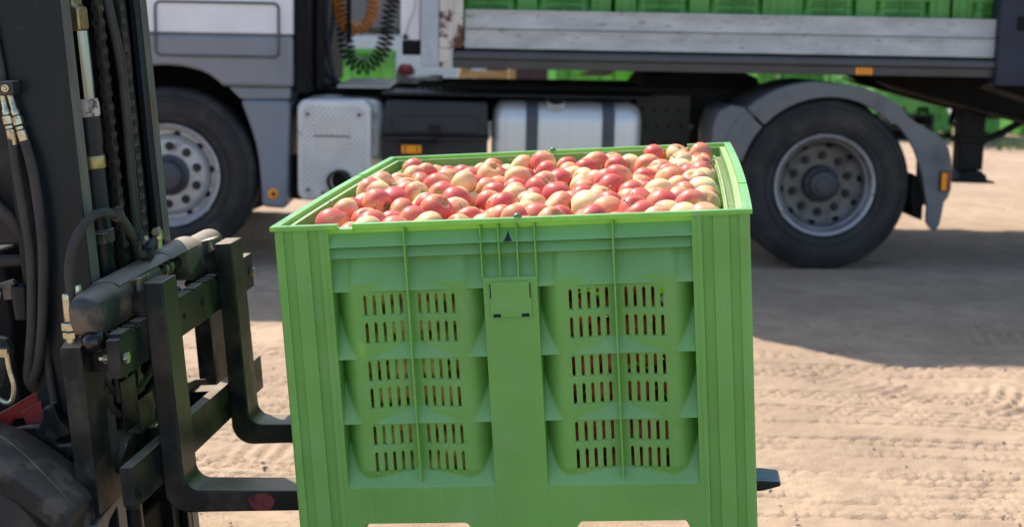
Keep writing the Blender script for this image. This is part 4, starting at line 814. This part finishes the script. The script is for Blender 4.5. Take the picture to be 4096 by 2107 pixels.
wheel(0, 0, True, 'rear_wheel'); wheel(-3.823, 0, False, 'front_wheel')
for x, nm in ((0, 'rear_wheel'), (-3.823, 'front_wheel')):
    g = G(); g.lathe([(r, -h) for r, h in tyre_prof(.30)], (x, 2.45, .505), (0, 1, 0), 40); tp(nm, g, 'tyre', angle=40)
g = G(); g.lathe([(.09, .6), (.09, 1.95)], (0, 0, .505), (0, 1, 0), 20); g.lathe([(.22, 1.05), (.26, 1.15), (.26, 1.3), (.22, 1.4)], (0, 0, .505), (0, 1, 0), 24); tp('rear_axle', g, 'chassis')
# rear mudguard: three bands plus the flared rear flap
def band(a0, a1, ro, ri_, name='mudguard_band', n=14, y1=.60):
    def RO(a): return ro+(.036*min(1, (88-a)/44) if a < 88 else .068*min(1, (a-88)/50)**.8)
    def oarc(dr): return [((RO(a)-dr)*math.cos(rad(a)), .505+(RO(a)-dr)*math.sin(rad(a))) for a in [a0+(a1-a0)*i/n for i in range(n+1)]]
    g = G(); O = oarc(0); I_ = arc(0, .505, ri_, a1, a0, n); g.prism(O+I_, 1, -.02, .012)
    g.prism(O+oarc(.012)[::-1], 1, .013, y1); return tp(name, g, 'mud', .006)
band(44.3, 137.5, .590, .515); band(139, 165, .590, .515); 
g = G(); flap = arc(0, .505, .590, 30, 43.2, 4)[::-1]; outer = [(.430, .937), (.475, .905), (.512, .880), (.565, .853), (.625, .822), (.675, .785), (.708, .735), (.726, .674), (.737, .59), (.736, .50), (.722, .45), (.700, .42), (.694, .36), (.682, .285), (.660, .250), (.628, .268), (.605, .30)]
inner = [(.604, .40), (.585, .48), (.568, .56), (.542, .64), (.508, .72), (.462, .795), (.405, .862), (.375, .885)]
g.prism(outer+inner, 1, -.022, .014); g.prism(outer[:13]+[(.68, .42), (.715, .52), (.71, .66), (.66, .77), (.55, .84)], 1, .015, .58); fl = tp('mudguard_flap', g, 'mud', .008)
g = G(); g.lathe([(.038, 0), (.036, .004), (.02, .005), (0, .005)], (.655, -.022, .70), (0, -1, 0), 24); tp('flap_boss', g, 'mud', 0, fl)
g = G(); g.prism([(-.43, .905), (-.50, .955), (-.575, .965), (-.645, .93), (-.675, .85), (-.68, .74), (-.655, .60), (-.60, .50), (-.595, .58), (-.56, .70)], 1, -.01, .5); tp('mudguard_flap', g, 'mud', .01)
g = G(); g.prism([(.605, .30), (.604, .40), (.585, .48), (.56, .56), (.53, .58), (.52, .45), (.55, .32)], 1, .06, .55); tp('inner_flap', g, 'dark', .005)
g = G(); g.box((.664, -.045, .488), (.722, -.023, .602)); lh = tp('side_lamp', g, 'dark', .004)
g = G(); g.box((.668, -.052, .494), (.700, -.0455, .596)); tp('amber_lens', g, 'amber', .003, lh)
g = G(); g.box((.703, -.050, .490), (.726, -.0455, .60)); tp('red_lens', g, 'redlens', .003, lh)
g = G(); g.prism(arc(0, .505, .583, 12, 165, 20)+arc(0, .505, .36, 165, 12, 20), 1, .605, .62); tp('mudguard_dark_fill', g, 'dark')  # dark plate added so the gap above the tyre reads dark
# chassis rails and cross members
for y in (.72, 1.62):
    g = G(); g.prism([(-5.0, .80), (.30, .80), (.36, .90), (.36, 1.03), (-.95, 1.035), (-2.40, 1.03), (-2.45, .995), (-3.3, .99), (-5.0, .99)], 1, y, y+.08); tp('chassis_rail', g, 'chassis', .004)
for x in (-2.9, -1.9, -1.0, .25): g = G(); g.box((x, .805, .82), (x+.1, 1.615, .97)); tp('cross_member', g, 'chassis', .004)
for k in range(4): g = G(); g.lathe([(.011, 0), (.010, .006)], (-2.405+.043*k, .719, .995), (0, -1, 0), 14); tp('rail_hole_light', g, 'stake')  # pale discs painted as sunlit ground showing through rail holes
g = G(); g.box((-2.60, .05, .985), (-1.0, .70, 1.0)); tp('frame_cover', g, 'chassis', .004)
# heat shield / silencer box
g = G(); g.prism(rrect(-3.080, .370, -2.655, .955, .055, 6), 1, .01, .62); mf = tp('silencer_box', g, 'white_metal', .022, seg=4)
g = G(); g.prism([(-2.99, .945), (-2.66, .95), (-2.600, .93), (-2.585, .85), (-2.60, .60), (-2.66, .60)], 1, .16, .66); tp('silencer_side', g, 'white_metal', .03, mf)
g = G(); g.prism(rrect(-3.052, .398, -2.683, .915, .04, 5), 1, .002, .0105); pf = tp('perforated_shield', g, 'perf', .002, mf)
g = G(); g.prism([(-2.982, .762), (-2.778, .762), (-2.778, .838), (-2.982, .838)], 1, -.001, .0015); g.prism([(-2.982, .672), (-2.778, .655), (-2.778, .742), (-2.982, .742)], 1, -.001, .0015); tp('info_plate', g, 'label', 0, mf)
g = G(); g.prism([(-2.985, .743), (-2.775, .743), (-2.775, .751), (-2.985, .751)], 1, -.002, .0015); tp('plate_seam', g, 'seam', 0, mf)
for x, z in ((-3.018, .872), (-2.722, .872), (-3.018, .435), (-2.93, .42)):
    g = G(); g.lathe([(.026, 0), (.022, .004), (.012, .004), (.010, -.002)], (x, .002, z), (0, -1, 0), 16); g.lathe([(.009, 0), (.009, .004)], (x, .001, z), (0, -1, 0), 8, 1); tp('shield_bolt', g, ['label', 'nut'], 0, mf)
g = G(); g.lathe([(.066, .06), (.066, -.05), (.060, -.052), (.056, -.045), (.056, .04), (.0, .04)], (-2.833, 0, .490), (.25, 1, .05), 28, cap=False); tp('exhaust_outlet', g, 'rust', 0, mf)
g = G(); g.lathe([(.055, 0), (.0, .001)], (-2.828, -.012, .4915), (.25, 1, .05), 24, cap=False); tp('exhaust_bore', g, 'dark', 0, mf)
g = G(); g.tube([(-3.11, .25, .36), (-3.10, .3, .48), (-3.10, .35, .6)], .045, 12, 0, 4); tp('exhaust_pipe', g, 'rust')
# battery box with lid, latch, marker lamp
g = G(); g.prism([(-2.600, .752), (-1.978, .752), (-1.985, .955), (-2.575, .96)], 1, .04, .62); bb = tp('battery_box', g, 'boxgrey', .02)
g = G(); g.prism(rrect(-2.535, .775, -2.035, .872, .02, 3), 1, .028, .0395); tp('box_lid', g, 'boxgrey', .006, bb)
g = G(); g.box((-2.607, .025, .736), (-1.972, .60, .750)); tp('box_shelf', g, 'boxgrey', .003, bb)
g = G(); g.box((-2.32, .012, .765), (-2.26, .0275, .82)); g.lathe([(.018, 0), (.018, .02)], (-2.29, .03, .745), (0, -1, 0), 12); tp('box_latch', g, 'chassis', .003, bb)
g = G(); g.box((-2.50, .02, .704), (-2.27, .1, .712)); g.box((-2.60, .10, .60), (-1.98, .6, .735)); tp('lamp_shelf', g, 'boxgrey', .002, bb)
g = G(); g.box((-2.479, -.002, .655), (-2.364, .02, .702)); am = tp('marker_lamp', g, 'amber', .004, bb)
g = G(); g.box((-2.39, -.006, .66), (-2.385, -.0025, .698)); g.box((-2.46, -.006, .66), (-2.455, -.0025, .698)); tp('lamp_rib', g, 'rust', 0, am)
# fuel tank
g = G(); sec = rrect(.05, .40, .66, .965, .13, 8); L0, L1 = -1.950, -1.080; g.prism(sec, 0, L0, L1); tk = tp('fuel_tank', g, 'alu', .085, seg=7, angle=50)
for a, b in ((-1.758, -1.690), (-1.314, -1.243)):
    g = G(); g.prism(rrect(.042, .392, .668, .973, .135, 8)+rrect(.049, .399, .661, .966, .13, 8)[:1], 0, a, b); g = G(); o_ = rrect(.040, .390, .670, .975, .136, 8); i_ = rrect(.0485, .3985, .6615, .9665, .13, 8); n = len(o_)
    vs = [(a, *p) for p in o_]+[(b, *p) for p in o_]+[(a, *p) for p in i_]+[(b, *p) for p in i_]; fs = []
    for k in range(n): j = (k+1) % n; fs += [(k, j, n+j, n+k), (2*n+j, 2*n+k, 3*n+k, 3*n+j), (k, 2*n+k, 2*n+j, j), (n+j, 3*n+j, 3*n+k, n+k)]
    g.add(vs, fs); tp('tank_strap', g, 'strap', 0, tk)
g = G(); g.lathe([(.055, -.02), (.055, .012), (.045, .016)], (-1.585, .10, .955), (0, -.5, 1), 24); tp('filler_neck', g, 'label', 0, tk)
g = G(); g.lathe([(.048, .0), (.048, .028), (.03, .034)], (-1.585, .093, .969), (0, -.5, 1), 24); tp('filler_cap', g, 'dark', 0, tk)
g = G(); g.box((-1.06, .58, .60), (-.72, .60, .99)); hp_ = tp('hanger_plate', g, mat('olive_hanger_plate', (.035, .034, .026), .6), .003)
for i in range(4):
    for j in range(3): g = G(); g.lathe([(.010, 0), (.010, .001)], (-1.02+.075*i+.02*(j % 2), .579, .70+.1*j), (0, -1, 0), 10); tp('plate_hole', g, 'dark', 0, hp_)
# behind the cab: dark rear wall, stack column, catwalk
g = G(); g.box((-3.094, .03, .99), (-3.02, 2.38, 2.8)); tp('cab_rear_wall', g, 'dark', .01)
g = G(); g.box((-3.018, .35, 1.0), (-2.965, 1.0, 2.7)); tp('air_duct', g, 'chassis', .02)
g = G(); g.box((-2.835, .50, 1.28), (-2.81, .53, 2.6)); tp('hose_pole', g, 'dark', .003)
for pts, r in (([(-2.95, .5, 1.70), (-2.955, .5, 1.527), (-2.957, .5, 1.385), (-2.942, .5, 1.196), (-2.908, .5, 1.065), (-2.85, .52, 1.0)], .014), ([(-2.99, .45, 1.7), (-2.99, .45, 1.5), (-2.985, .45, 1.25), (-2.96, .5, 1.10), (-2.90, .55, 1.02)], .012), ([(-2.925, .6, 1.7), (-2.93, .6, 1.4), (-2.96, .6, 1.2)], .011)):
    g = G(); g.tube(pts, r, 10, 0, 6); tp('cable', g, 'navy')
def coil(path, rc, pitch, rt, name, m, closed=None):
    P = spline([Vector(p) for p in path], 24); out = []; acc = 0; a = Vector((0, 1, 0))
    for i in range(len(P)-1):
        d = P[i+1]-P[i]; L_ = d.length; d.normalize(); a = (a-d*a.dot(d)).normalized(); b = d.cross(a); n = max(1, int(L_/pitch*10))
        for k in range(n):
            q = P[i]+(P[i+1]-P[i])*(k/n); th = 2*math.pi*(acc+L_*k/n)/pitch; out.append(q+a*rc*math.cos(th)+b*rc*math.sin(th))
        acc += L_
    g = G(); g.tube(out, rt, 6); return tp(name, g, m)
coil([(-2.50, .66, 1.80), (-2.53, .66, 1.62), (-2.585, .66, 1.46), (-2.602, .66, 1.319), (-2.636, .66, 1.217), (-2.700, .66, 1.147), (-2.764, .66, 1.127), (-2.825, .66, 1.178), (-2.852, .66, 1.261), (-2.868, .66, 1.363), (-2.88, .66, 1.5), (-2.90, .66, 1.8)], .047, .033, .0078, 'coiled_air_hose', 'blackhose')
coil([(-2.60, .55, 1.80), (-2.66, .55, 1.62), (-2.677, .55, 1.536), (-2.681, .55, 1.478), (-2.691, .55, 1.434), (-2.716, .55, 1.39), (-2.779, .55, 1.352), (-2.838, .55, 1.376), (-2.868, .56, 1.42), (-2.90, .58, 1.55), (-2.93, .6, 1.8)], .036, .030, .0078, 'coiled_air_hose', 'orangehose')
g = G(); g.box((-2.875, .28, 1.012), (-2.555, 1.35, 1.030))
for k in range(9): g.box((-2.86, .34+.11*k, 1.0305), (-2.57, .36+.11*k, 1.036))
tp('catwalk', g, 'gold', .002)
g = G(); g.box((-2.56, 1.0, 1.032), (-2.46, 1.5, 1.10)); tp('step_grating', g, 'gold', .003)
g = G(); g.prism(rrect(-2.49, .70, -2.26, 1.1, .05), 2, 1.045, 1.072); tp('deck_plate', g, 'gold', .008)
g = G(); g.lathe([(.03, 0), (.05, .02), (.05, .05), (.03, .07)], (-2.50, .98, 1.07), (0, 0, 1), 20); tp('red_coupling', g, 'pinkred')
# fifth wheel
g = G(); g.prism([(-1.0, 1.03), (-.25, 1.03), (-.28, 1.10), (-.4, 1.146), (-.8, 1.146), (-.95, 1.10)], 1, .75, 1.7); tp('fifth_wheel', g, 'dark', .01)
g = G(); g.lathe([(.035, 1.037), (.05, 1.045), (.05, 1.058), (.04, 1.065)], (-1.60, .76, 0), (0, 0, 1), 16); tp('valve_cap', g, 'dark')
g = G(); g.prism([(-1.31, 1.04), (-1.20, 1.085), (-1.19, 1.145), (-.95, 1.145), (-.90, 1.125), (-.98, 1.11), (-.97, 1.085), (-1.03, 1.075), (-1.05, 1.05), (-1.10, 1.04)], 1, 2.3, 2.31); tp('far_mudguard', g, 'label', .001)

# ------------------------------------------------------------------ trailer
TL = root('curtain_trailer', 'dark trailer with grey dropside boards loaded with green crates behind the truck cab', 'trailer', FT, (1.2, 1.3, 0))
def lp(name, g, m, bevel=0, parent=None, **k): return part(name, g, m, parent or TL, FT, bevel, **k)
for y0, s in ((0, 1), (2.55, -1)):
    g = G(); g.prism([(y0, 1.205), (y0, 1.236), (y0+s*.012, 1.248), (y0+s*.10, 1.248), (y0+s*.10, 1.15), (y0+s*.025, 1.148), (y0+s*.02, 1.197), (y0+s*.006, 1.203)], 0, -2.19, 5.6); lp('side_rail', g, 'rail', .003)
g = G(); g.box((-2.19, .10, 1.17), (5.6, 2.45, 1.25)); lp('deck', g, 'dark')
g = G(); g.box((.144, .012, 1.152), (.242, .022, 1.192)); ml_ = lp('marker_lamp', g, 'amber', .003)
for x in (.165, .190, .215): g = G(); g.box((x, .009, 1.16), (x+.004, .0115, 1.184)); lp('lamp_rib', g, 'rust', 0, ml_)
def boards(x0, x1, y0):
    for z0, z1 in ((1.262, 1.3695), (1.3745, 1.482)):
        g = G(); g.prism([(y0, z0), (y0+.026, z0), (y0+.026, z1), (y0, z1), (y0-.003, z1-.004), (y0-.003, z1-.014), (y0, z1-.018), (y0, z0+.012), (y0-.002, z0+.008)], 0, x0, x1); lp('dropside_board', g, 'board', .002)
boards(-2.122, .952, .028); boards(1.16, 4.3, .028); boards(-2.12, 4.3, 2.52)
g = G(); g.box((-2.266, .0, 1.262), (-2.132, .10, 4.0)); lp('corner_post', g, 'rustwhite', .006)
g = G(); g.box((-2.215, -.012, 1.30), (-2.190, -.0005, 4.0)); g.box((-2.266, .012, 1.152), (-2.20, .09, 1.261)); lp('post_track', g, 'rustwhite', .004)
g = G(); g.box((-2.372, .008, 1.155), (-2.269, .06, 4.0)); lp('headboard_edge', g, 'headboard', .006)
g = G(); g.box((-2.36, .061, 1.22), (-2.31, 2.5, 4.0)); lp('headboard', g, 'headboard', .004)
g = G(); g.prism([(-2.48, 1.30), (-2.373, 1.28), (-2.373, 2.3), (-2.492, 2.3), (-2.492, 1.33)], 1, .06, .35); lp('front_fairing', g, 'cabwhite', .012)
g = G(); g.lathe([(.016, 0), (.016, .02)], (-2.462, .055, 1.318), (0, -1, 0), 12); lp('rope_eye', g, 'rust')
g = G(); g.tube([(-2.462, .045, 1.325), (-2.44, .04, 1.40), (-2.405, .03, 1.52), (-2.38, .02, 1.9)], .004, 6, 0, 6); lp('rope', g, 'stake')
g = G(); g.lathe([(.042, 0), (.042, .10), (.038, .105)], (-2.480, .09, 1.258), (1, 0, 0), 24); g.box((-2.372, .06, 1.215), (-2.31, .15, 1.229)); g.box((-2.455, .05, 1.222), (-2.374, .13, 1.302)); lp('headboard_buffer', g, 'dark', .004)
g = G(); g.box((.952, -.022, 1.102), (1.150, .11, 4.0)); pl = lp('pillar', g, 'navy', .008)
g = G(); g.box((1.055, -.030, 1.42), (1.10, -.0225, 1.50)); lp('pillar_latch', g, 'dark', .004, pl)
g = G(); g.box((4.3, -.02, 1.10), (4.5, .11, 4.0)); lp('pillar', g, 'navy', .008)
g = G(); g.box((-2.36, 0, 4.0), (5.6, 2.55, 4.06)); lp('roof', g, 'headboard', .01)
for y in (.80, 1.68):
    g = G(); g.prism([(-.9, 1.168), (-.9, 1.14), (.40, 1.14), (.62, 1.06), (1.05, .955), (1.55, .84), (5.5, .80), (5.5, 1.168)], 1, y, y+.02); lp('main_beam', g, 'dark', .002)
    g = G(); g.prism([(.50, 1.09), (.62, 1.058), (1.05, .953), (1.55, .838), (5.5, .798), (5.5, .78), (1.54, .818), (1.04, .934), (.60, 1.042)], 1, y-.06, y+.08); lp('beam_flange', g, 'rust', .002)
g = G(); g.prism([(1.02, 1.10), (1.6, .93), (1.9, .87), (1.9, .84), (1.58, .90), (1.0, 1.075)], 1, .35, .42); lp('side_brace', g, 'rust', .003)
g = G(); g.box((-.62, .3, 1.148), (.05, 2.2, 1.165)); lp('kingpin_plate', g, 'dark')
for y in (.85,):
    g = G(); g.box((1.075, y, .53), (1.235, y+.13, 1.0)); g.box((1.06, y-.01, .70), (1.25, y+.14, .745)); lg = lp('landing_leg', g, 'chassis', .006)
    g = G(); g.prism([(1.03, .452), (1.035, .470), (1.075, .49), (1.10, .528), (1.21, .528), (1.245, .50), (1.25, .475), (1.30, .462), (1.305, .449)], 1, y-.05, y+.18); lp('foot', g, 'chassis', .003, lg)
    g = G(); g.tube([(1.20, y+.06, .70), (1.35, y+.06, .76), (1.55, y+.06, .88)], .024, 10); lp('leg_brace', g, 'chassis', 0, lg)
g = G(); g.tube([(1.16, .98, .80), (1.16, 1.3, .80), (1.30, 1.6, .95)], .02, 10); lp('leg_cross_shaft', g, 'chassis')
# ------------------------------------------------------------------ background yard
def stk(x, y, yaw, z, label, sc=1.06, n=1, grp='green crates standing in the yard beyond the truck'):
    for k in range(n):
        o = copy_tree(FAR); o.matrix_world = Matrix.Translation((x, y, z+.757*k)) @ Matrix.Rotation(rad(yaw), 4, 'Z') @ Matrix.Scale(sc, 4)
        o.name = 'fruit_bin'; o['group'] = grp; o['category'] = 'crate'
        o['label'] = label if n == 1 else label+(', bottom layer', ', middle layer', ', top layer')[min(k, 2)]
stk(.9, 15.2, 2, .46, 'bright green crate seen between the fuel tank and trailer rail', 1.12)
stk(-1.80, 15.6, 2, .40, 'green crate seen through the loops of the coiled air hoses', 1.0)
stk(4.98, 19.6, 32, .34, 'turned green crate on a dark pallet beyond the rear mudguard', 1.0, 2)
stk(6.13, 19.9, -4, .02, 'green crate standing on the ground left of landing leg', 1.0, 2)
stk(7.55, 20.8, 6, .02, 'green crate right behind the landing leg of the trailer', 1.0, 2)
stk(4.05, 22.2, 4, .45, 'green crate over the top of the rear wheel', 1.0, 2)
stk(5.1, 23.6, 4, .45, 'green crate behind the others, above the wheel mudguard', 1.0, 2)
for x, y, yaw, h in ((4.98, 19.6, 32, .33), (4.05, 22.2, 4, .44), (5.1, 23.6, 4, .44), (.9, 15.2, 2, .45), (-1.80, 15.6, 2, .39)):
    F = Matrix.Translation((x, y, 0)) @ Matrix.Rotation(rad(yaw), 4, 'Z')
    r = root('pallet_stack', 'x', 'pallets', F, (0, 0, 0), 'dark pallets under the yard crates')
    r['label'] = {4.98: 'stack of dark pallets under the turned green crate', 4.05: 'dark pallets under the crate over the rear wheel', 5.1: 'dark pallets under the rearmost yard crate', .9: 'dark pallets under the bright green crate behind the fuel tank', -1.80: 'dark pallets under the crate behind the coiled hoses'}[x]
    n = max(1, round(h/.145)); dz = h/n
    for k in range(n):
        g = G()
        for j in range(5): g.box((-.5, -.6+.275*j, k*dz+dz*.82), (.5, -.6+.275*j+.1, k*dz+dz*.98))
        for j in (-.5, -.05, .4):
            g.box((j, -.6, k*dz+.005), (j+.1, .6, k*dz+dz*.80))
        part('pallet', g, mat('dark_pallet_wood', (.035, .03, .026), .8), r, F)
# parked van beyond, dark sheet-clad shed, timber crate, stake
F = Matrix.Translation((-3.2, 19.5, 0)) @ Matrix.Rotation(rad(1), 4, 'Z')
vr = root('parked_van', 'pale grey van parked in the yard behind the coiled hoses', 'van', F, (0, 0, 0))
g = G(); g.prism([(-3.2, .62), (2.62, .62), (2.95, .95), (2.95, 1.26), (-3.2, 1.26)], 1, 0, 2.0); part('lower_body', g, 'vanwhite', vr, F, .05)
g = G(); g.prism([(-3.2, 1.30), (2.92, 1.30), (2.70, 2.3), (2.4, 2.6), (-3.2, 2.6)], 1, .03, 1.97); part('upper_body', g, 'vangrey', vr, F, .04)
g = G(); g.box((-3.2, -.01, 1.262), (2.93, 2.01, 1.298)); part('waist_strip', g, 'brown', vr, F)
g = G(); g.box((-3.1, .05, .30), (2.6, 1.95, .615)); part('sill', g, 'brown', vr, F)
for x in (-2.2, 1.6): g = G(); g.lathe([(.2, 0), (.33, -.01), (.35, .03), (.35, .2), (.2, .22)], (x, .02, .35), (0, 1, 0), 28); part('wheel', g, 'tyre', vr, F)
F = Matrix.Translation((1.0, 27.0, 0))
sr = root('shed', 'dark red-brown shed wall seen under the trailer deck', 'shed', F, (0, 0, 0))
g = G(); g.box((-7, 0, 0), (3.2, 4, 2.8))
for k in range(50): g.box((-7+.204*k, -.02, .05), (-7+.204*k+.03, -.0005, 2.75))
part('wall', g, 'brick', sr, F)
g = G(); g.prism([(-.3, 2.8), (4.3, 2.8), (2, 3.6)], 0, -7.2, 3.4); part('roof', g, 'brown', sr, F)
F = Matrix.Translation((-.22, 13.0, 0)) @ Matrix.Rotation(rad(12), 4, 'Z')
r = root('timber_rack', 'small raw timber rack standing beyond the trailer headboard', 'timber rack', F, (0, 0, 0))
for k in range(4):
    g = G(); g.box((-.22, 0, .84+.085*k), (.16, .02, .905+.085*k)); part('plank', g, 'wood', r, F, .002)
for x in (-.24, .17): g = G(); g.box((x, .021, 0), (x+.06, .08, 1.18)); part('upright', g, 'wood', r, F, .002)
g = G(); g.tube([(-.42, .05, .0), (-.24, .05, 1.15)], .025, 8); part('prop', g, 'wood', r, F)
F = Matrix.Translation((5.56, 18.0, 0))
r = root('wrapped_stake', 'pale wooden stake with white plastic film wrapped round its top', 'stake', F, (0, 0, 0))
g = G(); g.tube([(0, 0, 0), (.02, 0, .45), (-.01, 0, 1.1)], .04, 10, 0, 4); part('stake', g, 'stake', r, F)
g = G(); g.tube([(.0, 0, .28), (.02, 0, .36), (-.02, .0, .45), (.02, 0, .55), (-.01, 0, .65), (0.01, 0, .78)], lambda t: .065+.02*math.sin(t*19), 12, 0, 5); part('film', g, 'film', r, F)
# grass strip and bushes at the far edge of the yard
rg = random.Random(4); g = G()
for i in range(9000):
    y = 17.5+rg.random()**1.4*24; x = rg.uniform(2.2, 3.2+.52*y)
    if vnoise(np.array([x]), np.array([y]), 1.6, 44)[0] < .42: continue
    a = rg.uniform(0, 6.28); h = rg.uniform(.05, .16); ww = .012; lx, ly = rg.uniform(-.06, .06), rg.uniform(-.06, .06)
    g.add([(x-ww*math.cos(a), y-ww*math.sin(a), 0), (x+ww*math.cos(a), y+ww*math.sin(a), 0), (x+lx, y+ly, h)], [(0, 1, 2)])
o = part('grass', g, 'grass', None, FW); tag(o, 'patchy green grass at the far edge of the yard', 'grass', None, 'stuff')
for bi, (x, y, s, h) in enumerate(((9.6, 26, 1.6, 1.6), (12.2, 28, 2.2, 2.4), (15.5, 27, 2.2, 2.2), (7.6, 31, 2.4, 2.8), (19, 30, 2.6, 3.0), (-12, 33, 3.2, 3.6), (-7.8, 34, 2.6, 3.2))):
    F = Matrix.Translation((x, y, 0)); nm = ['low round bush right behind the landing leg brace', 'taller bush beyond the trailer beam on the right', 'wide bush outside the yard at far right', 'tall bush behind the yard crates', 'tall bush at the far right end of the hedge', 'tall bush far left behind the cab', 'bush between shed and cab at far left'][bi]
    r = root('bush', nm, 'bush', F, (0, 0, 0), 'bushes along the far edge of the yard'); g = G(); rb = random.Random(bi)
    for i in range(1500):
        d = Vector((rb.gauss(0, 1), rb.gauss(0, 1), rb.gauss(0, 1))).normalized(); q = rb.random()**.4; bump = 1+.25*math.sin(d.x*5+bi)*math.cos(d.z*6)
        c = Vector((d.x*s*.5*q*bump, d.y*s*.5*q*bump, h*.52+d.z*h*.48*q*bump)); a = Vector((rb.gauss(0, 1), rb.gauss(0, 1), rb.gauss(0, 1))).normalized(); b = a.orthogonal().normalized(); L_ = rb.uniform(.05, .10)
        g.add([c-a*L_, c+b*L_*.5, c+a*L_, c-b*L_*.5], [(0, 1, 2, 3)])
    part('foliage', g, 'leaf', r, F, smooth=False)
    g = G()
    for k in range(5): a = k*1.26; g.tube([(0, 0, 0), (.2*math.cos(a)*s*.5, .2*math.sin(a)*s*.5, h*.4), (.4*math.cos(a)*s, .4*math.sin(a)*s, h*.7)], lambda t: .04*(1-.7*t), 6, 0, 3)
    part('stems', g, 'brown', r, F)

# loose stones scattered over the dirt
rg = random.Random(9); g = G()
for i in range(900):
    y = 3.7+rg.random()**1.3*9; x = rg.uniform(-.42, .42)*y; s_ = .003+.009*rg.random()**3; c = Vector((x, y, s_*.3))
    A = [Vector((rg.gauss(0, 1), rg.gauss(0, 1), rg.gauss(0, .7))).normalized()*s_*rg.uniform(.7, 1.2) for k in range(4)]
    vs = []; B = [Vector(v_) for v_ in ((1,0,0),(-1,0,0),(0,1,0),(0,-1,0),(0,0,.7),(0,0,-.7))]
    R3 = Matrix.Rotation(rg.uniform(0, 6), 3, 'Z') @ Matrix.Rotation(rg.uniform(-.5, .5), 3, 'X')
    g.add([c+R3 @ (b*s_*rg.uniform(.7, 1.3)) for b in B], [(0,2,4),(2,1,4),(1,3,4),(3,0,4),(2,0,5),(1,2,5),(3,1,5),(0,3,5)])
o = part('pebbles', g, mat('pebble_stone', (.33, .26, .20), .85, var=.4, vs=8), None, FW, smooth=False); tag(o, 'small loose stones scattered over the dry dirt yard', 'pebbles', None, 'stuff')
